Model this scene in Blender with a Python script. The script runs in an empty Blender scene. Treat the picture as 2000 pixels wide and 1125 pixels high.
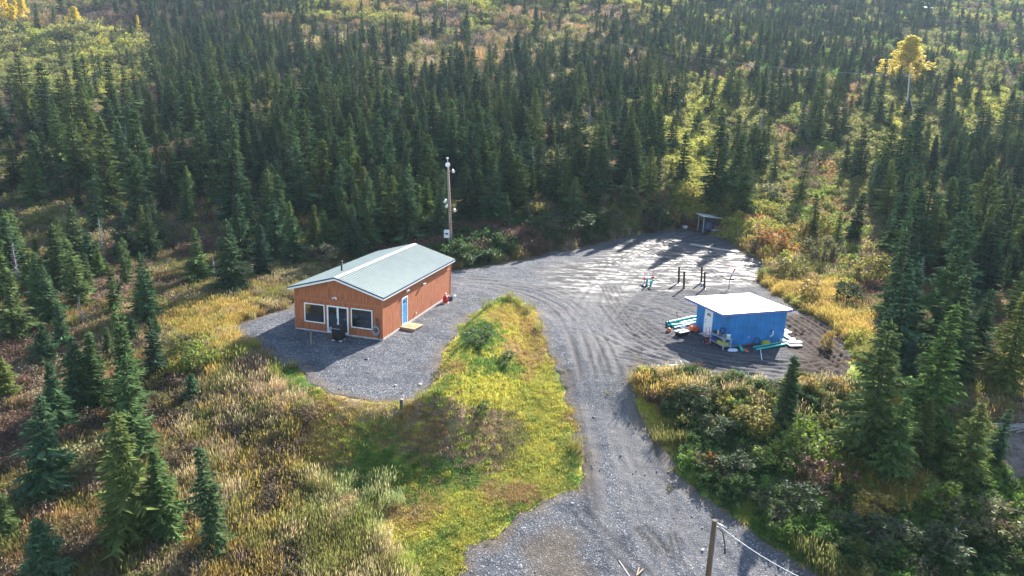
import bpy, bmesh, math, random
import numpy as np
from math import sin, cos, pi, radians, sqrt, atan2
from mathutils import Matrix, Vector

random.seed(7)
RNG = np.random.default_rng(11)
SC = bpy.context.scene
COL = SC.collection

# ------------------------------------------------------------------ camera
FOC, PITCH, ROLL, CAMH = 1375.93, 0.2543, 0.0351, 17.5      # focal length in photo pixels (2000 wide)
fw = np.array([0, cos(PITCH), -sin(PITCH)])
up0 = np.array([0, sin(PITCH), cos(PITCH)])
rt0 = np.array([1.0, 0, 0])
rt = rt0 * cos(ROLL) + up0 * sin(ROLL)
up = up0 * cos(ROLL) - rt0 * sin(ROLL)
cam_d = bpy.data.cameras.new('camera')
cam_d.sensor_width = 36.0
cam_d.lens = FOC / 2000 * 36
cam_d.clip_start = 0.5
cam_d.clip_end = 5000
cam = bpy.data.objects.new('camera', cam_d)
COL.objects.link(cam)
m3 = Matrix((rt, up, -fw)).transposed()
cam.matrix_world = Matrix.Translation((0, 0, CAMH)) @ m3.to_4x4()
SC.camera = cam

# ------------------------------------------------------------------ world, sun, exposure
SUN_AZ, SUN_EL = radians(27.0), radians(26.0)               # azimuth to the right of the view direction (+Y)
w = bpy.data.worlds.new('World')
SC.world = w
w.use_nodes = True
nt = w.node_tree
nt.nodes.clear()
sky = nt.nodes.new('ShaderNodeTexSky')
sky.sky_type = 'NISHITA'
sky.sun_disc = False
sky.sun_elevation = SUN_EL
sky.sun_rotation = SUN_AZ
sky.altitude = 400
sky.dust_density = 1.0
bg = nt.nodes.new('ShaderNodeBackground')
bg.inputs['Strength'].default_value = 0.105
wo = nt.nodes.new('ShaderNodeOutputWorld')
nt.links.new(sky.outputs[0], bg.inputs[0])
nt.links.new(bg.outputs[0], wo.inputs[0])
sun_d = bpy.data.lights.new('sun', 'SUN')
sun_d.energy = 5.0
sun_d.angle = radians(0.5)
sun_d.color = (1.0, 0.935, 0.85)
sun = bpy.data.objects.new('sun', sun_d)
COL.objects.link(sun)
sdir = Vector((sin(SUN_AZ) * cos(SUN_EL), cos(SUN_AZ) * cos(SUN_EL), sin(SUN_EL)))
sun.rotation_euler = sdir.to_track_quat('Z', 'Y').to_euler()
sun.location = (0, 0, 250)
vs = SC.view_settings
vs.view_transform = 'Standard'
vs.look = 'None'
vs.gamma = 1.0
vs.use_curve_mapping = False
vs.exposure = 2.1
SC.cycles.max_bounces = 6
SC.cycles.diffuse_bounces = 3
SC.cycles.glossy_bounces = 3
SC.cycles.transmission_bounces = 4
SC.cycles.volume_bounces = 0
SC.cycles.transparent_max_bounces = 4

# ------------------------------------------------------------------ numpy helpers
def _hash(ix, iy, seed):
    h = (ix.astype(np.int64) * 374761393 + iy.astype(np.int64) * 668265263 + seed * 982451653) & 0xffffffff
    h = ((h ^ (h >> 13)) * 1274126177) & 0xffffffff
    h = h ^ (h >> 16)
    return (h & 0xffff) / 65535.0

def vnoise(x, y, scale, seed=0):
    x = np.asarray(x, float) / scale; y = np.asarray(y, float) / scale
    ix = np.floor(x); iy = np.floor(y)
    fx = x - ix; fy = y - iy
    fx = fx * fx * (3 - 2 * fx); fy = fy * fy * (3 - 2 * fy)
    a = _hash(ix, iy, seed); b = _hash(ix + 1, iy, seed); c = _hash(ix, iy + 1, seed); d = _hash(ix + 1, iy + 1, seed)
    return (a * (1 - fx) + b * fx) * (1 - fy) + (c * (1 - fx) + d * fx) * fy

def fbm(x, y, scale, seed=0, octv=4):
    s = 0; a = 0.5; t = 0
    for i in range(octv):
        s = s + a * vnoise(x, y, scale / 2 ** i, seed + i * 17); t += a; a *= 0.5
    return s / t

def sstep(a, b, x):
    t = np.clip((x - a) / (b - a), 0, 1)
    return t * t * (3 - 2 * t)

def poly_sd(x, y, poly):
    """signed distance, positive inside"""
    x = np.asarray(x, float); y = np.asarray(y, float)
    d2 = np.full(x.shape, 1e18); ins = np.zeros(x.shape, bool)
    n = len(poly)
    for i in range(n):
        ax, ay = poly[i]; bx, by = poly[(i + 1) % n]
        ex, ey = bx - ax, by - ay
        L = ex * ex + ey * ey + 1e-12
        t = np.clip(((x - ax) * ex + (y - ay) * ey) / L, 0, 1)
        dx = x - ax - t * ex; dy = y - ay - t * ey
        d2 = np.minimum(d2, dx * dx + dy * dy)
        if ay != by:
            c = ((ay > y) != (by > y)) & (x < ex * (y - ay) / ey + ax)
            ins ^= c
    d = np.sqrt(d2)
    return np.where(ins, d, -d)

def line_dist(x, y, pl):
    d2 = np.full(np.shape(x), 1e18)
    for (ax, ay), (bx, by) in zip(pl[:-1], pl[1:]):
        ex, ey = bx - ax, by - ay
        L = ex * ex + ey * ey + 1e-12
        t = np.clip(((x - ax) * ex + (y - ay) * ey) / L, 0, 1)
        dx = x - ax - t * ex; dy = y - ay - t * ey
        d2 = np.minimum(d2, dx * dx + dy * dy)
    return np.sqrt(d2)

def pix_ray(px, py):
    px = np.asarray(px, float); py = np.asarray(py, float)
    return fw[None] + ((px - 1000) / FOC)[:, None] * rt[None] - ((py - 562.5) / FOC)[:, None] * up[None]

def plane0(px, py, z=0.0):
    d = pix_ray([px], [py])[0]
    t = (z - CAMH) / d[2]
    return d[0] * t, d[1] * t

def to_pix(x, y, z):
    p = np.stack([np.asarray(x, float), np.asarray(y, float), np.asarray(z, float) - CAMH], -1)
    D = p @ fw
    Ds = np.where(D < 1, 1, D)
    return 1000 + FOC * (p @ rt) / Ds, 562.5 - FOC * (p @ up) / Ds, D

# ------------------------------------------------------------------ terrain shape
PAD_PX = [(455,640),(470,665),(520,690),(570,715),(610,745),(640,765),(700,780),(760,790),(820,785),(845,760),(868,700),
          (885,665),(905,640),(930,615),(965,600),(1010,598),(1050,610),(1130,640),(1225,700),(1260,722),(1320,725),(1370,730),
          (1440,748),(1520,752),(1580,745),(1650,750),(1668,700),(1640,650),(1565,605),(1510,575),(1480,545),(1500,525),
          (1500,510),(1460,497),(1440,480),(1420,470),(1380,457),(1330,449),(1300,450),(1270,456),(1200,468),(1100,490),
          (1000,510),(930,522),(885,527),(800,520),(620,560),(560,600),(530,610),(470,628)]
PAD = [plane0(*p) for p in PAD_PX]
NY = np.array([-60, 0, 20, 28, 38, 48, 56, 65, 78, 86, 95, 110, 130, 160, 190, 230, 275, 330, 400, 520, 700.])
NC = np.array([-9, -4.8, -3.4, -2.75, -1.6, -.6, -.12, 0, .5, 1.7, 3.2, 5.6, 9, 13.5, 18.5, 25.5, 36, 52, 77, 122, 190.])
NR = np.array([-9, -4.8, -3.4, -2.75, -1.6, -.6, -.12, 0, .1, .3, .7, 2.2, 5.2, 10.5, 16.5, 24.5, 33, 44, 60, 98, 170.])
MOUND = [plane0(*p) for p in [(985,612),(960,665),(915,735),(850,790)]]

def z_nat(x, y):
    a = sstep(0.02, 0.42, x / (np.maximum(y, 20) + 20))
    z = np.interp(y, NY, NC) * (1 - a) + np.interp(y, NY, NR) * a
    # soften the kinks
    for s in (6.0,):
        zl = np.interp(y - s, NY, NC) * (1 - a) + np.interp(y - s, NY, NR) * a
        zh = np.interp(y + s, NY, NC) * (1 - a) + np.interp(y + s, NY, NR) * a
        z = 0.5 * z + 0.25 * (zl + zh)
    z = z - 0.03 * np.maximum(-18 - x, 0) * sstep(90, 50, y)
    amp = 0.5 + np.clip((y - 90) / 60, 0, 4)
    z = z + (fbm(x, y, 26, 3, 3) - 0.5) * amp * sstep(20, 60, np.abs(x) + np.maximum(y - 70, 0)) * 2
    return z

def z_macro(x, y):
    x = np.asarray(x, float); y = np.asarray(y, float)
    z = z_nat(x, y)
    sd = poly_sd(x, y, PAD)
    wgt = sstep(-6.5, 0.3, sd)
    # behind the yard the cut bank is steeper
    back = sstep(70, 80, y)
    wgt = wgt * (1 - back) + sstep(-3.2, 0.2, sd) * back
    z = z * (1 - wgt)
    dm = line_dist(x, y, MOUND)
    m = 1.5 * np.exp(-(dm / 2.3) ** 2) * sstep(0.4, -1.6, sd)
    return z + m

def unproject(px, py):
    px = np.atleast_1d(np.asarray(px, float)); py = np.atleast_1d(np.asarray(py, float))
    d = pix_ray(px, py)
    n = len(px)
    hit = np.full(n, 640.0); lo = np.full(n, 12.0)
    prev = np.full(n, 12.0); done = np.zeros(n, bool)
    t = 12.0
    while t < 640:
        x = d[:, 0] * t; y = d[:, 1] * t; z = CAMH + d[:, 2] * t
        below = (z < z_macro(x, y)) & ~done
        lo[below] = prev[below]; hit[below] = t
        done |= below
        prev[:] = t
        if done.all(): break
        t *= 1.03
    hi = hit.copy()
    for _ in range(14):
        mid = 0.5 * (lo + hi)
        b = (CAMH + d[:, 2] * mid) < z_macro(d[:, 0] * mid, d[:, 1] * mid)
        hi = np.where(b, mid, hi); lo = np.where(b, lo, mid)
    return d[:, 0] * hi, d[:, 1] * hi, CAMH + d[:, 2] * hi

def at(px, py):
    x, y, z = unproject([px], [py])
    return float(x[0]), float(y[0]), float(z[0])

DRIVE_PX = [(1040,578),(1046,606),(1065,660),(1085,720),(1105,770),(1120,830),(1130,900),(1125,955),(1060,985),(1000,1010),(950,1050),
            (890,1110),(850,1180),(830,1300),(1900,1300),(1700,1190),(1605,1125),(1500,1053),(1400,988),(1330,922),(1280,852),(1250,802),
            (1230,762),(1262,704),(1220,600)]
_dx, _dy, _dz = unproject([p[0] for p in DRIVE_PX], [p[1] for p in DRIVE_PX])
DRIVE = list(zip(_dx, _dy))
CLEAR_PX = [(1955,835),(2040,800),(2090,900),(1990,960),(1945,905)]
_dx, _dy, _dz = unproject([p[0] for p in CLEAR_PX], [p[1] for p in CLEAR_PX])
CLEAR = list(zip(_dx, _dy))

def gravel_sd(x, y):
    return np.maximum(poly_sd(x, y, PAD), poly_sd(x, y, DRIVE))

def z_ground(x, y):
    """visible ground height incl. lumps outside the gravel"""
    z = z_macro(x, y)
    sd = gravel_sd(x, y)
    return z + (fbm(x, y, 3.2, 9, 3) - 0.5) * 0.5 * sstep(0.2, -2.0, sd)

def zg(x, y):
    return float(z_ground(np.array([x]), np.array([y]))[0])

# ------------------------------------------------------------------ materials
MATS = {}
def new_mat(name):
    m = bpy.data.materials.new(name); m.use_nodes = True
    n = m.node_tree; n.nodes.clear()
    out = n.nodes.new('ShaderNodeOutputMaterial')
    return m, n, out

def N(n, t, **kw):
    k = n.nodes.new(t)
    for a, b in kw.items():
        setattr(k, a, b)
    return k

def ramp(n, stops):
    r = n.nodes.new('ShaderNodeValToRGB')
    e = r.color_ramp.elements
    if len(stops) == 1: stops = [(0.0, stops[0][1]), (1.0, stops[0][1])]
    while len(e) < len(stops): e.new(0.5)
    for i, (p, c) in enumerate(stops):
        e[i].position = p; e[i].color = (*c, 1)
    return r

def mat(name, col, rough=0.6, metal=0.0, var=0.18, scale=3.0, bump=0.0, bscale=30.0, stretch=None, spec=0.4, dirt=None):
    """painted / natural surface with procedural mottling"""
    if name in MATS: return MATS[name]
    m, n, out = new_mat(name)
    b = N(n, 'ShaderNodeBsdfPrincipled')
    tc = N(n, 'ShaderNodeTexCoord')
    mp = N(n, 'ShaderNodeMapping')
    if stretch: mp.inputs['Scale'].default_value = stretch
    n.links.new(tc.outputs['Object'], mp.inputs[0])
    no = N(n, 'ShaderNodeTexNoise'); no.inputs['Scale'].default_value = scale; no.inputs['Detail'].default_value = 6
    n.links.new(mp.outputs[0], no.inputs[0])
    lo = tuple(c * (1 - var) for c in col); hi = tuple(min(1, c * (1 + var)) for c in col)
    if dirt: lo = dirt
    r = ramp(n, [(0.3, lo), (0.7, hi)])
    n.links.new(no.outputs[0], r.inputs[0])
    n.links.new(r.outputs[0], b.inputs['Base Color'])
    b.inputs['Roughness'].default_value = rough
    b.inputs['Metallic'].default_value = metal
    b.inputs['Specular IOR Level'].default_value = spec
    if bump:
        n2 = N(n, 'ShaderNodeTexNoise'); n2.inputs['Scale'].default_value = bscale; n2.inputs['Detail'].default_value = 4
        n.links.new(mp.outputs[0], n2.inputs[0])
        bp = N(n, 'ShaderNodeBump'); bp.inputs['Strength'].default_value = bump; bp.inputs['Distance'].default_value = 0.03
        n.links.new(n2.outputs[0], bp.inputs['Height']); n.links.new(bp.outputs[0], b.inputs['Normal'])
    n.links.new(b.outputs[0], out.inputs[0])
    MATS[name] = m
    return m

def leaf_mat(name, cols=None, tint=False, trans=0.35, isl=0.35, rough=0.7, spec=.2):
    """foliage: diffuse + translucent; colour by instancer tint or by a per-object random ramp"""
    m, n, out = new_mat(name)
    gi = N(n, 'ShaderNodeNewGeometry')
    if tint:
        a = N(n, 'ShaderNodeAttribute', attribute_type='INSTANCER', attribute_name='tint')
        src = a.outputs['Color']
    else:
        oi = N(n, 'ShaderNodeObjectInfo')
        k = len(cols)
        r = ramp(n, [(i / max(1, k - 1), c) for i, c in enumerate(cols)])
        n.links.new(oi.outputs['Random'], r.inputs[0])
        src = r.outputs[0]
    mr = N(n, 'ShaderNodeMapRange'); mr.inputs['To Min'].default_value = 1 - isl; mr.inputs['To Max'].default_value = 1 + isl
    n.links.new(gi.outputs['Random Per Island'], mr.inputs['Value'])
    mx = N(n, 'ShaderNodeVectorMath', operation='SCALE')
    n.links.new(src, mx.inputs[0]); n.links.new(mr.outputs[0], mx.inputs['Scale'])
    d = N(n, 'ShaderNodeBsdfPrincipled'); d.inputs['Roughness'].default_value = rough; d.inputs['Specular IOR Level'].default_value = spec
    n.links.new(mx.outputs[0], d.inputs['Base Color'])
    t = N(n, 'ShaderNodeBsdfTranslucent')
    n.links.new(mx.outputs[0], t.inputs[0])
    ms = N(n, 'ShaderNodeMixShader'); ms.inputs[0].default_value = trans
    n.links.new(d.outputs[0], ms.inputs[1]); n.links.new(t.outputs[0], ms.inputs[2])
    n.links.new(ms.outputs[0], out.inputs[0])
    return m

# ------------------------------------------------------------------ mesh builder
class MB:
    def __init__(s): s.v = []; s.f = []; s.sm = []
    def add(s, vs, fs, smooth=False):
        o = len(s.v); s.v += [tuple(map(float, q)) for q in vs]
        for f in fs: s.f.append(tuple(i + o for i in f)); s.sm.append(smooth)
        return s
    def box(s, x0, x1, y0, y1, z0, z1, M=None):
        vs = [(x, y, z) for z in (z0, z1) for y in (y0, y1) for x in (x0, x1)]
        if M is not None: vs = [tuple(M @ Vector(q)) for q in vs]
        return s.add(vs, [(0,2,3,1),(4,5,7,6),(0,1,5,4),(2,6,7,3),(0,4,6,2),(1,3,7,5)])
    def bar(s, a, b, w, h=None):
        """rectangular bar from a to b"""
        h = h or w
        a = Vector(a); b = Vector(b); d = (b - a); L = d.length; d.normalize()
        u = d.cross(Vector((0, 0, 1)))
        if u.length < 1e-3: u = Vector((1, 0, 0))
        u.normalize(); v = u.cross(d)
        vs = []
        for p in (a, b):
            for i, j in ((-1,-1),(1,-1),(1,1),(-1,1)): vs.append(p + u * (i * w / 2) + v * (j * h / 2))
        return s.add(vs, [(0,1,2,3),(7,6,5,4),(0,4,5,1),(1,5,6,2),(2,6,7,3),(3,7,4,0)])
    def tube(s, pts, r, n=8, smooth=True, cap=True):
        pts = [Vector(p) for p in pts]; k = len(pts)
        rs = r if isinstance(r, (list, tuple)) else [r] * k
        vs = []; prev = None
        for i, p in enumerate(pts):
            d = (pts[min(i + 1, k - 1)] - pts[max(i - 1, 0)]).normalized()
            u = prev - d * prev.dot(d) if prev is not None else d.orthogonal()
            if u.length < 1e-4: u = d.orthogonal()
            u.normalize(); prev = u; v = d.cross(u)
            for j in range(n):
                a = 2 * pi * j / n
                vs.append(p + (u * cos(a) + v * sin(a)) * rs[i])
        fs = []
        for i in range(k - 1):
            for j in range(n):
                fs.append((i * n + j, i * n + (j + 1) % n, (i + 1) * n + (j + 1) % n, (i + 1) * n + j))
        o = len(s.v); s.add(vs, fs, smooth)
        if cap:
            s.f.append(tuple(o + j for j in reversed(range(n)))); s.sm.append(False)
            s.f.append(tuple(o + (k - 1) * n + j for j in range(n))); s.sm.append(False)
        return s
    def lathe(s, prof, n=12, c=(0, 0, 0), smooth=True):
        vs = []; k = len(prof)
        for r, z in prof:
            for j in range(n):
                a = 2 * pi * j / n; vs.append((c[0] + r * cos(a), c[1] + r * sin(a), c[2] + z))
        fs = [(i * n + j, i * n + (j + 1) % n, (i + 1) * n + (j + 1) % n, (i + 1) * n + j) for i in range(k - 1) for j in range(n)]
        fs += [tuple(reversed(range(n))), tuple((k - 1) * n + j for j in range(n))]
        return s.add(vs, fs, smooth)
    def prism(s, poly, a, b, f):
        """poly 2-D points, extruded from a to b; f maps (u, v, t) to xyz"""
        n = len(poly)
        vs = [f(u, v, a) for u, v in poly] + [f(u, v, b) for u, v in poly]
        fs = [tuple(reversed(range(n))), tuple(range(n, 2 * n))] + [(i, (i + 1) % n, n + (i + 1) % n, n + i) for i in range(n)]
        return s.add(vs, fs)
    def mesh(s, name, m):
        me = bpy.data.meshes.new(name)
        me.from_pydata(s.v, [], s.f)
        me.polygons.foreach_set('use_smooth', s.sm)
        me.materials.append(m)
        me.update()
        return me
    def build(s, name, m, parent=None, bevel=0.0):
        me = s.mesh(name, m)
        if bevel:
            bm = bmesh.new(); bm.from_mesh(me)
            bmesh.ops.recalc_face_normals(bm, faces=bm.faces)
            bmesh.ops.bevel(bm, geom=bm.edges[:], offset=bevel, segments=1, affect='EDGES', clamp_overlap=True)
            bm.to_mesh(me); bm.free()
        o = bpy.data.objects.new(name, me); COL.objects.link(o)
        if parent is not None: o.parent = parent
        return o

def tag(o, label=None, cat=None, group=None, kind=None):
    if label: o['label'] = label
    if cat: o['category'] = cat
    if group: o['group'] = group
    if kind: o['kind'] = kind
    return o

def thing(name, label, cat, loc=(0, 0, 0), rz=0.0, group=None):
    o = bpy.data.objects.new(name, None); COL.objects.link(o)
    o.empty_display_size = 0.2
    o.location = loc; o.rotation_euler = (0, 0, rz)
    return tag(o, label, cat, group)

def single(mb, name, m, label, cat, loc=(0, 0, 0), rz=0.0, group=None, bevel=0.0):
    o = mb.build(name, m, None, bevel)
    o.location = loc; o.rotation_euler = (0, 0, rz)
    return tag(o, label, cat, group)

def np_mesh(name, v, f, smooth=True):
    me = bpy.data.meshes.new(name)
    v = np.asarray(v, np.float32); f = np.asarray(f, np.int32)
    me.vertices.add(len(v)); me.vertices.foreach_set('co', v.ravel())
    k = f.shape[1]
    me.loops.add(f.size); me.loops.foreach_set('vertex_index', f.ravel())
    me.polygons.add(len(f)); me.polygons.foreach_set('loop_start', np.arange(0, f.size, k, dtype=np.int32))
    me.polygons.foreach_set('use_smooth', np.full(len(f), smooth))
    me.update(calc_edges=True)
    return me

def fattr(me, name, val):
    a = me.attributes.new(name, 'FLOAT', 'POINT'); a.data.foreach_set('value', np.asarray(val, np.float32))

def cattr(me, name, val):
    a = me.attributes.new(name, 'FLOAT_COLOR', 'POINT')
    c = np.ones((len(val), 4), np.float32); c[:, :3] = val
    a.data.foreach_set('color', c.ravel())

# ------------------------------------------------------------------ ground cover zones (traced on the photo, used as plant species map)
def inpoly(px, py, poly): return poly_sd(px, py, poly) > 0
ZP = dict(
    turf=[(640,770),(760,795),(845,765),(870,700),(905,640),(965,600),(1010,598),(1050,615),(1110,760),(1140,900),(1125,965),(1000,1015),
          (890,1110),(870,1180),(760,1180),(690,1060),(620,960),(585,860),(600,790)],
    pale=[(585,930),(690,1000),(790,1090),(800,1180),(600,1180),(560,1040)],
    tall=[(500,690),(570,730),(640,770),(600,790),(585,860),(620,960),(700,1075),(800,1180),(380,1180),(350,900),(400,780),(310,700),(330,640),(450,590),(560,570),(580,590),(470,630),(455,650)],
    edge=[(1225,735),(1260,745),(1300,830),(1370,920),(1480,1010),(1650,1125),(1700,1200),(1590,1125),(1400,985),(1280,850),(1225,760)],
    gold2=[(1225,725),(1300,725),(1440,748),(1660,750),(1640,800),(1560,850),(1440,880),(1330,850),(1260,790)],
    brush=[(1225,735),(1660,750),(2100,900),(2100,1250),(1650,1250),(1500,1050),(1330,920),(1250,800)],
    ochre=[(1400,440),(1480,430),(1560,450),(1640,560),(1720,640),(1680,690),(1560,605),(1470,550),(1500,500),(1440,480),(1380,457)],
    willow=[(1250,180),(1450,150),(2050,200),(2050,300),(1800,330),(1650,560),(1560,460),(1500,430),(1300,430),(1240,380),(1230,260)],
    bank=[(800,430),(1000,420),(1300,410),(1300,452),(1100,488),(930,520),(820,520)],
    ul=[(-60,60),(200,60),(330,110),(330,170),(200,190),(-60,200)],
    topc=[(560,-60),(1330,-60),(1400,20),(1200,40),(1000,60),(760,60),(560,45)],
    ur=[(1250,-60),(2100,-60),(2100,200),(1500,150),(1260,110)],
)
C = dict(gold=(.40,.30,.085), straw=(.40,.32,.17), ochre=(.33,.215,.09), rust=(.155,.098,.068), brown=(.135,.105,.068), yg=(.32,.315,.065), lawn=(.42,.395,.07),
         lime=(.20,.25,.05), olive=(.19,.19,.06), green=(.12,.20,.04), dgreen=(.055,.10,.030), sage=(.30,.33,.13), pink=(.27,.195,.13),
         red=(.28,.03,.025), grey=(.23,.20,.17), moss=(.28,.31,.065))
# plant mixes: (plant kind, colour, weight); the order follows a patch noise so that plants grow in patches
PAL = dict(
    turf=[('T','olive',1.2),('T','lawn',3),('T','moss',3),('T','green',1.6),('T','lawn',3),('T','gold',2),('T','ochre',.7),('T','straw',.9)],
    pale=[('G','sage',2),('G','moss',2),('G','straw',1.5),('G','olive',1.5)],
    tall=[('G','straw',1.8),('G','gold',2),('G','yg',2.4),('G','olive',2),('T','green',1.4),('G','pink',1.4),('G','olive',1.6),('G','gold',1.3),('R','brown',1.2)],
    edge=[('T','moss',2),('T','green',2),('G','olive',.7),('T','gold',1),('T','lawn',1)],
    gold2=[('G','gold',1.6),('B','yg',1.6),('B','olive',1.5),('G','straw',1.0),('B','dgreen',1.6),('R','rust',1)],
    brush=[('B','dgreen',2),('R','brown',1.0),('B','green',2.6),('B','dgreen',1.2),('B','olive',2.2),('B','lime',.8),('G','gold',.5)],
    ochre=[('G','gold',1.5),('R','ochre',2),('B','yg',1.6),('G','straw',1.4),('G','olive',1.3),('B','olive',1.4),('R','pink',1)],
    willow=[('B','yg',1.9),('B','olive',3),('R','pink',1),('R','ochre',1.3),('B','lime',.6),('R','brown',1.2)],
    bank=[('R','rust',2),('B','dgreen',2),('R','brown',2),('G','olive',.8)],
    ul=[('B','olive',2.5),('B','yg',3),('R','grey',1.2),('B','yg',2),('R','pink',.6)],
    topc=[('B','yg',3),('B','olive',2),('G','ochre',1),('R','pink',.6)],
    ur=[('B','olive',2),('R','brown',2),('B','green',1),('R','rust',1.2),('B','yg',.8)],
    floor=[('R','rust',1.3),('R','brown',2.4),('G','ochre',.9),('G','olive',1.2),('R','pink',1.4),('B','olive',1.4),('G','straw',1.2),('R','brown',1.4)],
)
# patches seen on the bank and brush: centre px, radii px, plant, colour, share
BLOBS = [(890,850,115,80,'T','pink',.62),(800,835,80,50,'T','ochre',.5),(1005,617,50,24,'T','gold',.75),(1030,680,30,60,'T','ochre',.5),(940,655,42,30,'T','green',.9),(960,715,62,18,'T','green',.85),
 (950,765,75,38,'T','lawn',.9),(790,930,150,50,'T','green',.65),(1065,850,38,130,'T','lawn',.7),(1000,965,70,25,'T','ochre',.7),(910,1000,60,40,'T','lawn',.6),(560,745,80,42,'T','green',.85),(470,800,120,60,'G','straw',.5),
 (700,800,90,24,'T','straw',.5),(640,850,60,85,'T','ochre',.35),(420,640,95,42,'G','gold',.75),(380,690,50,32,'B','lime',.5),(330,800,60,60,'R','brown',.6),(420,960,60,80,'G','straw',.5),(690,980,90,60,'G','sage',.3),
 (1300,760,70,25,'G','gold',.6),(1400,840,70,50,'B','dgreen',.75),(1480,830,60,40,'B','yg',.7),(1440,920,90,60,'B','dgreen',.85),(1560,880,60,50,'B','lime',.5),(1380,950,40,60,'T','moss',.5),
 (1500,480,80,40,'G','gold',.35),(1590,600,90,40,'G','gold',.3),(1560,540,50,40,'R','ochre',.5),(120,750,90,60,'R','pink',.5),(250,920,60,60,'R','pink',.4),(200,560,80,40,'R','pink',.5),(300,470,80,30,'R','brown',.6),(740,210,30,10,'G','straw',.8),
 (1060,20,60,14,'G','ochre',.7),(690,20,60,10,'G','ochre',.7),(1150,30,40,8,'R','pink',.6),(860,115,40,8,'G','gold',.7),(1950,240,60,14,'T','yg',.9)]
ORDER = ['edge', 'pale', 'turf', 'tall', 'gold2', 'brush', 'ochre', 'bank', 'ul', 'willow', 'topc', 'ur']

def zones(px, py):
    z = np.full(len(px), len(ORDER), int)
    jx = (px + 18 * np.sin(py / 23.0) + 10 * np.sin(py / 9.0 + px / 13.0)); jy = (py + 9 * np.sin(px / 19.0) + 5 * np.sin(px / 7.0))
    for i in reversed(range(len(ORDER))):
        z[inpoly(jx, jy, ZP[ORDER[i]])] = i
    return z

def species(x, y, px, py):
    zi = zones(px, py)
    verge = (zi == len(ORDER)) & (y < 62) & (x > -16) & (gravel_sd(x, y) > -4)
    zi[verge] = np.where(fbm(x[verge], y[verge], 2.5, 99, 2) > .5, ORDER.index('turf'), ORDER.index('edge'))
    kind = np.zeros(len(x), int); col = np.zeros((len(x), 3))
    KI = {'T': 0, 'G': 1, 'B': 2, 'R': 3}
    pn = fbm(x, y, 7.0 + np.clip(y - 100, 0, 200) * 0.06, 41, 3)
    pn = np.clip((pn - 0.5) * 2.2 + 0.5, 0, 0.999)
    pn = np.clip(pn + RNG.normal(0, 0.08, len(x)), 0, 0.999)
    for i, nme in enumerate(ORDER + ['floor']):
        s = np.where(zi == i)[0]
        if len(s) == 0: continue
        P = PAL[nme]
        wv = np.cumsum([q[2] for q in P]); wv = wv / wv[-1]
        k = np.searchsorted(wv, pn[s])
        for j, q in enumerate(P):
            t = s[k == j]
            kind[t] = KI[q[0]]; col[t] = C[q[1]]
    for bx, by, rx, ry, kd_, cn, share in BLOBS:
        q = ((px - bx) / rx) ** 2 + ((py - by) / ry) ** 2
        t = np.where(RNG.random(len(x)) < share * np.clip(1.5 - q, 0, 1))[0]
        kind[t] = KI[kd_]; col[t] = C[cn]
    jit = np.exp(RNG.normal(0, 0.11, (len(x), 1))) * np.exp(RNG.normal(0, 0.04, (len(x), 3)))
    return kind, col * jit, zi

# ------------------------------------------------------------------ terrain sheet
def axis(segs):
    out = []
    for a, b, st in segs:
        out += list(np.arange(a, b, st))
    return np.array(out + [segs[-1][1]])
gx = axis([(-560,-200,9), (-200,-80,3), (-80,-32,1.0), (-32,42,0.45), (42,90,1.0), (90,220,3), (220,560,9)])
gy = axis([(-30,20,4), (20,90,0.45), (90,140,1.0), (140,300,2.5), (300,600,6)])
X, Y = np.meshgrid(gx, gy)
xf, yf = X.ravel(), Y.ravel()
zf = z_ground(xf, yf)
sdg = gravel_sd(xf, yf)
zt = zf - 0.35 * sstep(0.0, 1.1, sdg)
nx_, ny_ = len(gx), len(gy)
ii = np.arange((nx_ - 1) * (ny_ - 1)); r_ = ii // (nx_ - 1); c_ = ii % (nx_ - 1)
a_ = r_ * nx_ + c_
quads = np.stack([a_, a_ + 1, a_ + nx_ + 1, a_ + nx_], 1)
me = np_mesh('terrain', np.stack([xf, yf, zt], 1), quads)
px_, py_, D_ = to_pix(xf, yf, zf)
kk, cc, zz = species(xf, yf, px_, py_)
cl = poly_sd(xf, yf, CLEAR)
cc = cc * np.where(zz == ORDER.index('turf'), .9, .7)[:, None]
cc = np.where((cl > -1)[:, None], np.array([.20, .16, .13]), cc)
soil = (fbm(xf, yf, 5, 77, 3) > 0.66) & (zz == ORDER.index('turf'))
cc = np.where(soil[:, None], np.array([.17, .11, .08]), cc)
cattr(me, 'cover', cc)
m, n, out = new_mat('hillside_ground')
at_ = N(n, 'ShaderNodeAttribute', attribute_name='cover')
tc = N(n, 'ShaderNodeTexCoord')
no = N(n, 'ShaderNodeTexNoise'); no.inputs['Scale'].default_value = 1.6; no.inputs['Detail'].default_value = 8; no.inputs['Roughness'].default_value = 0.7
n.links.new(tc.outputs['Object'], no.inputs[0])
mr = N(n, 'ShaderNodeMapRange'); mr.inputs[1].default_value = 0.3; mr.inputs[2].default_value = 0.7; mr.inputs[3].default_value = 0.45; mr.inputs[4].default_value = 1.35
n.links.new(no.outputs[0], mr.inputs[0])
vm = N(n, 'ShaderNodeVectorMath', operation='SCALE'); n.links.new(at_.outputs['Color'], vm.inputs[0]); n.links.new(mr.outputs[0], vm.inputs['Scale'])
b = N(n, 'ShaderNodeBsdfPrincipled'); b.inputs['Roughness'].default_value = 0.95; b.inputs['Specular IOR Level'].default_value = 0.1
n.links.new(vm.outputs[0], b.inputs['Base Color'])
n2 = N(n, 'ShaderNodeTexNoise'); n2.inputs['Scale'].default_value = 5; n2.inputs['Detail'].default_value = 8
n.links.new(tc.outputs['Object'], n2.inputs[0])
bp = N(n, 'ShaderNodeBump'); bp.inputs['Strength'].default_value = 1.0; bp.inputs['Distance'].default_value = 0.25
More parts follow.
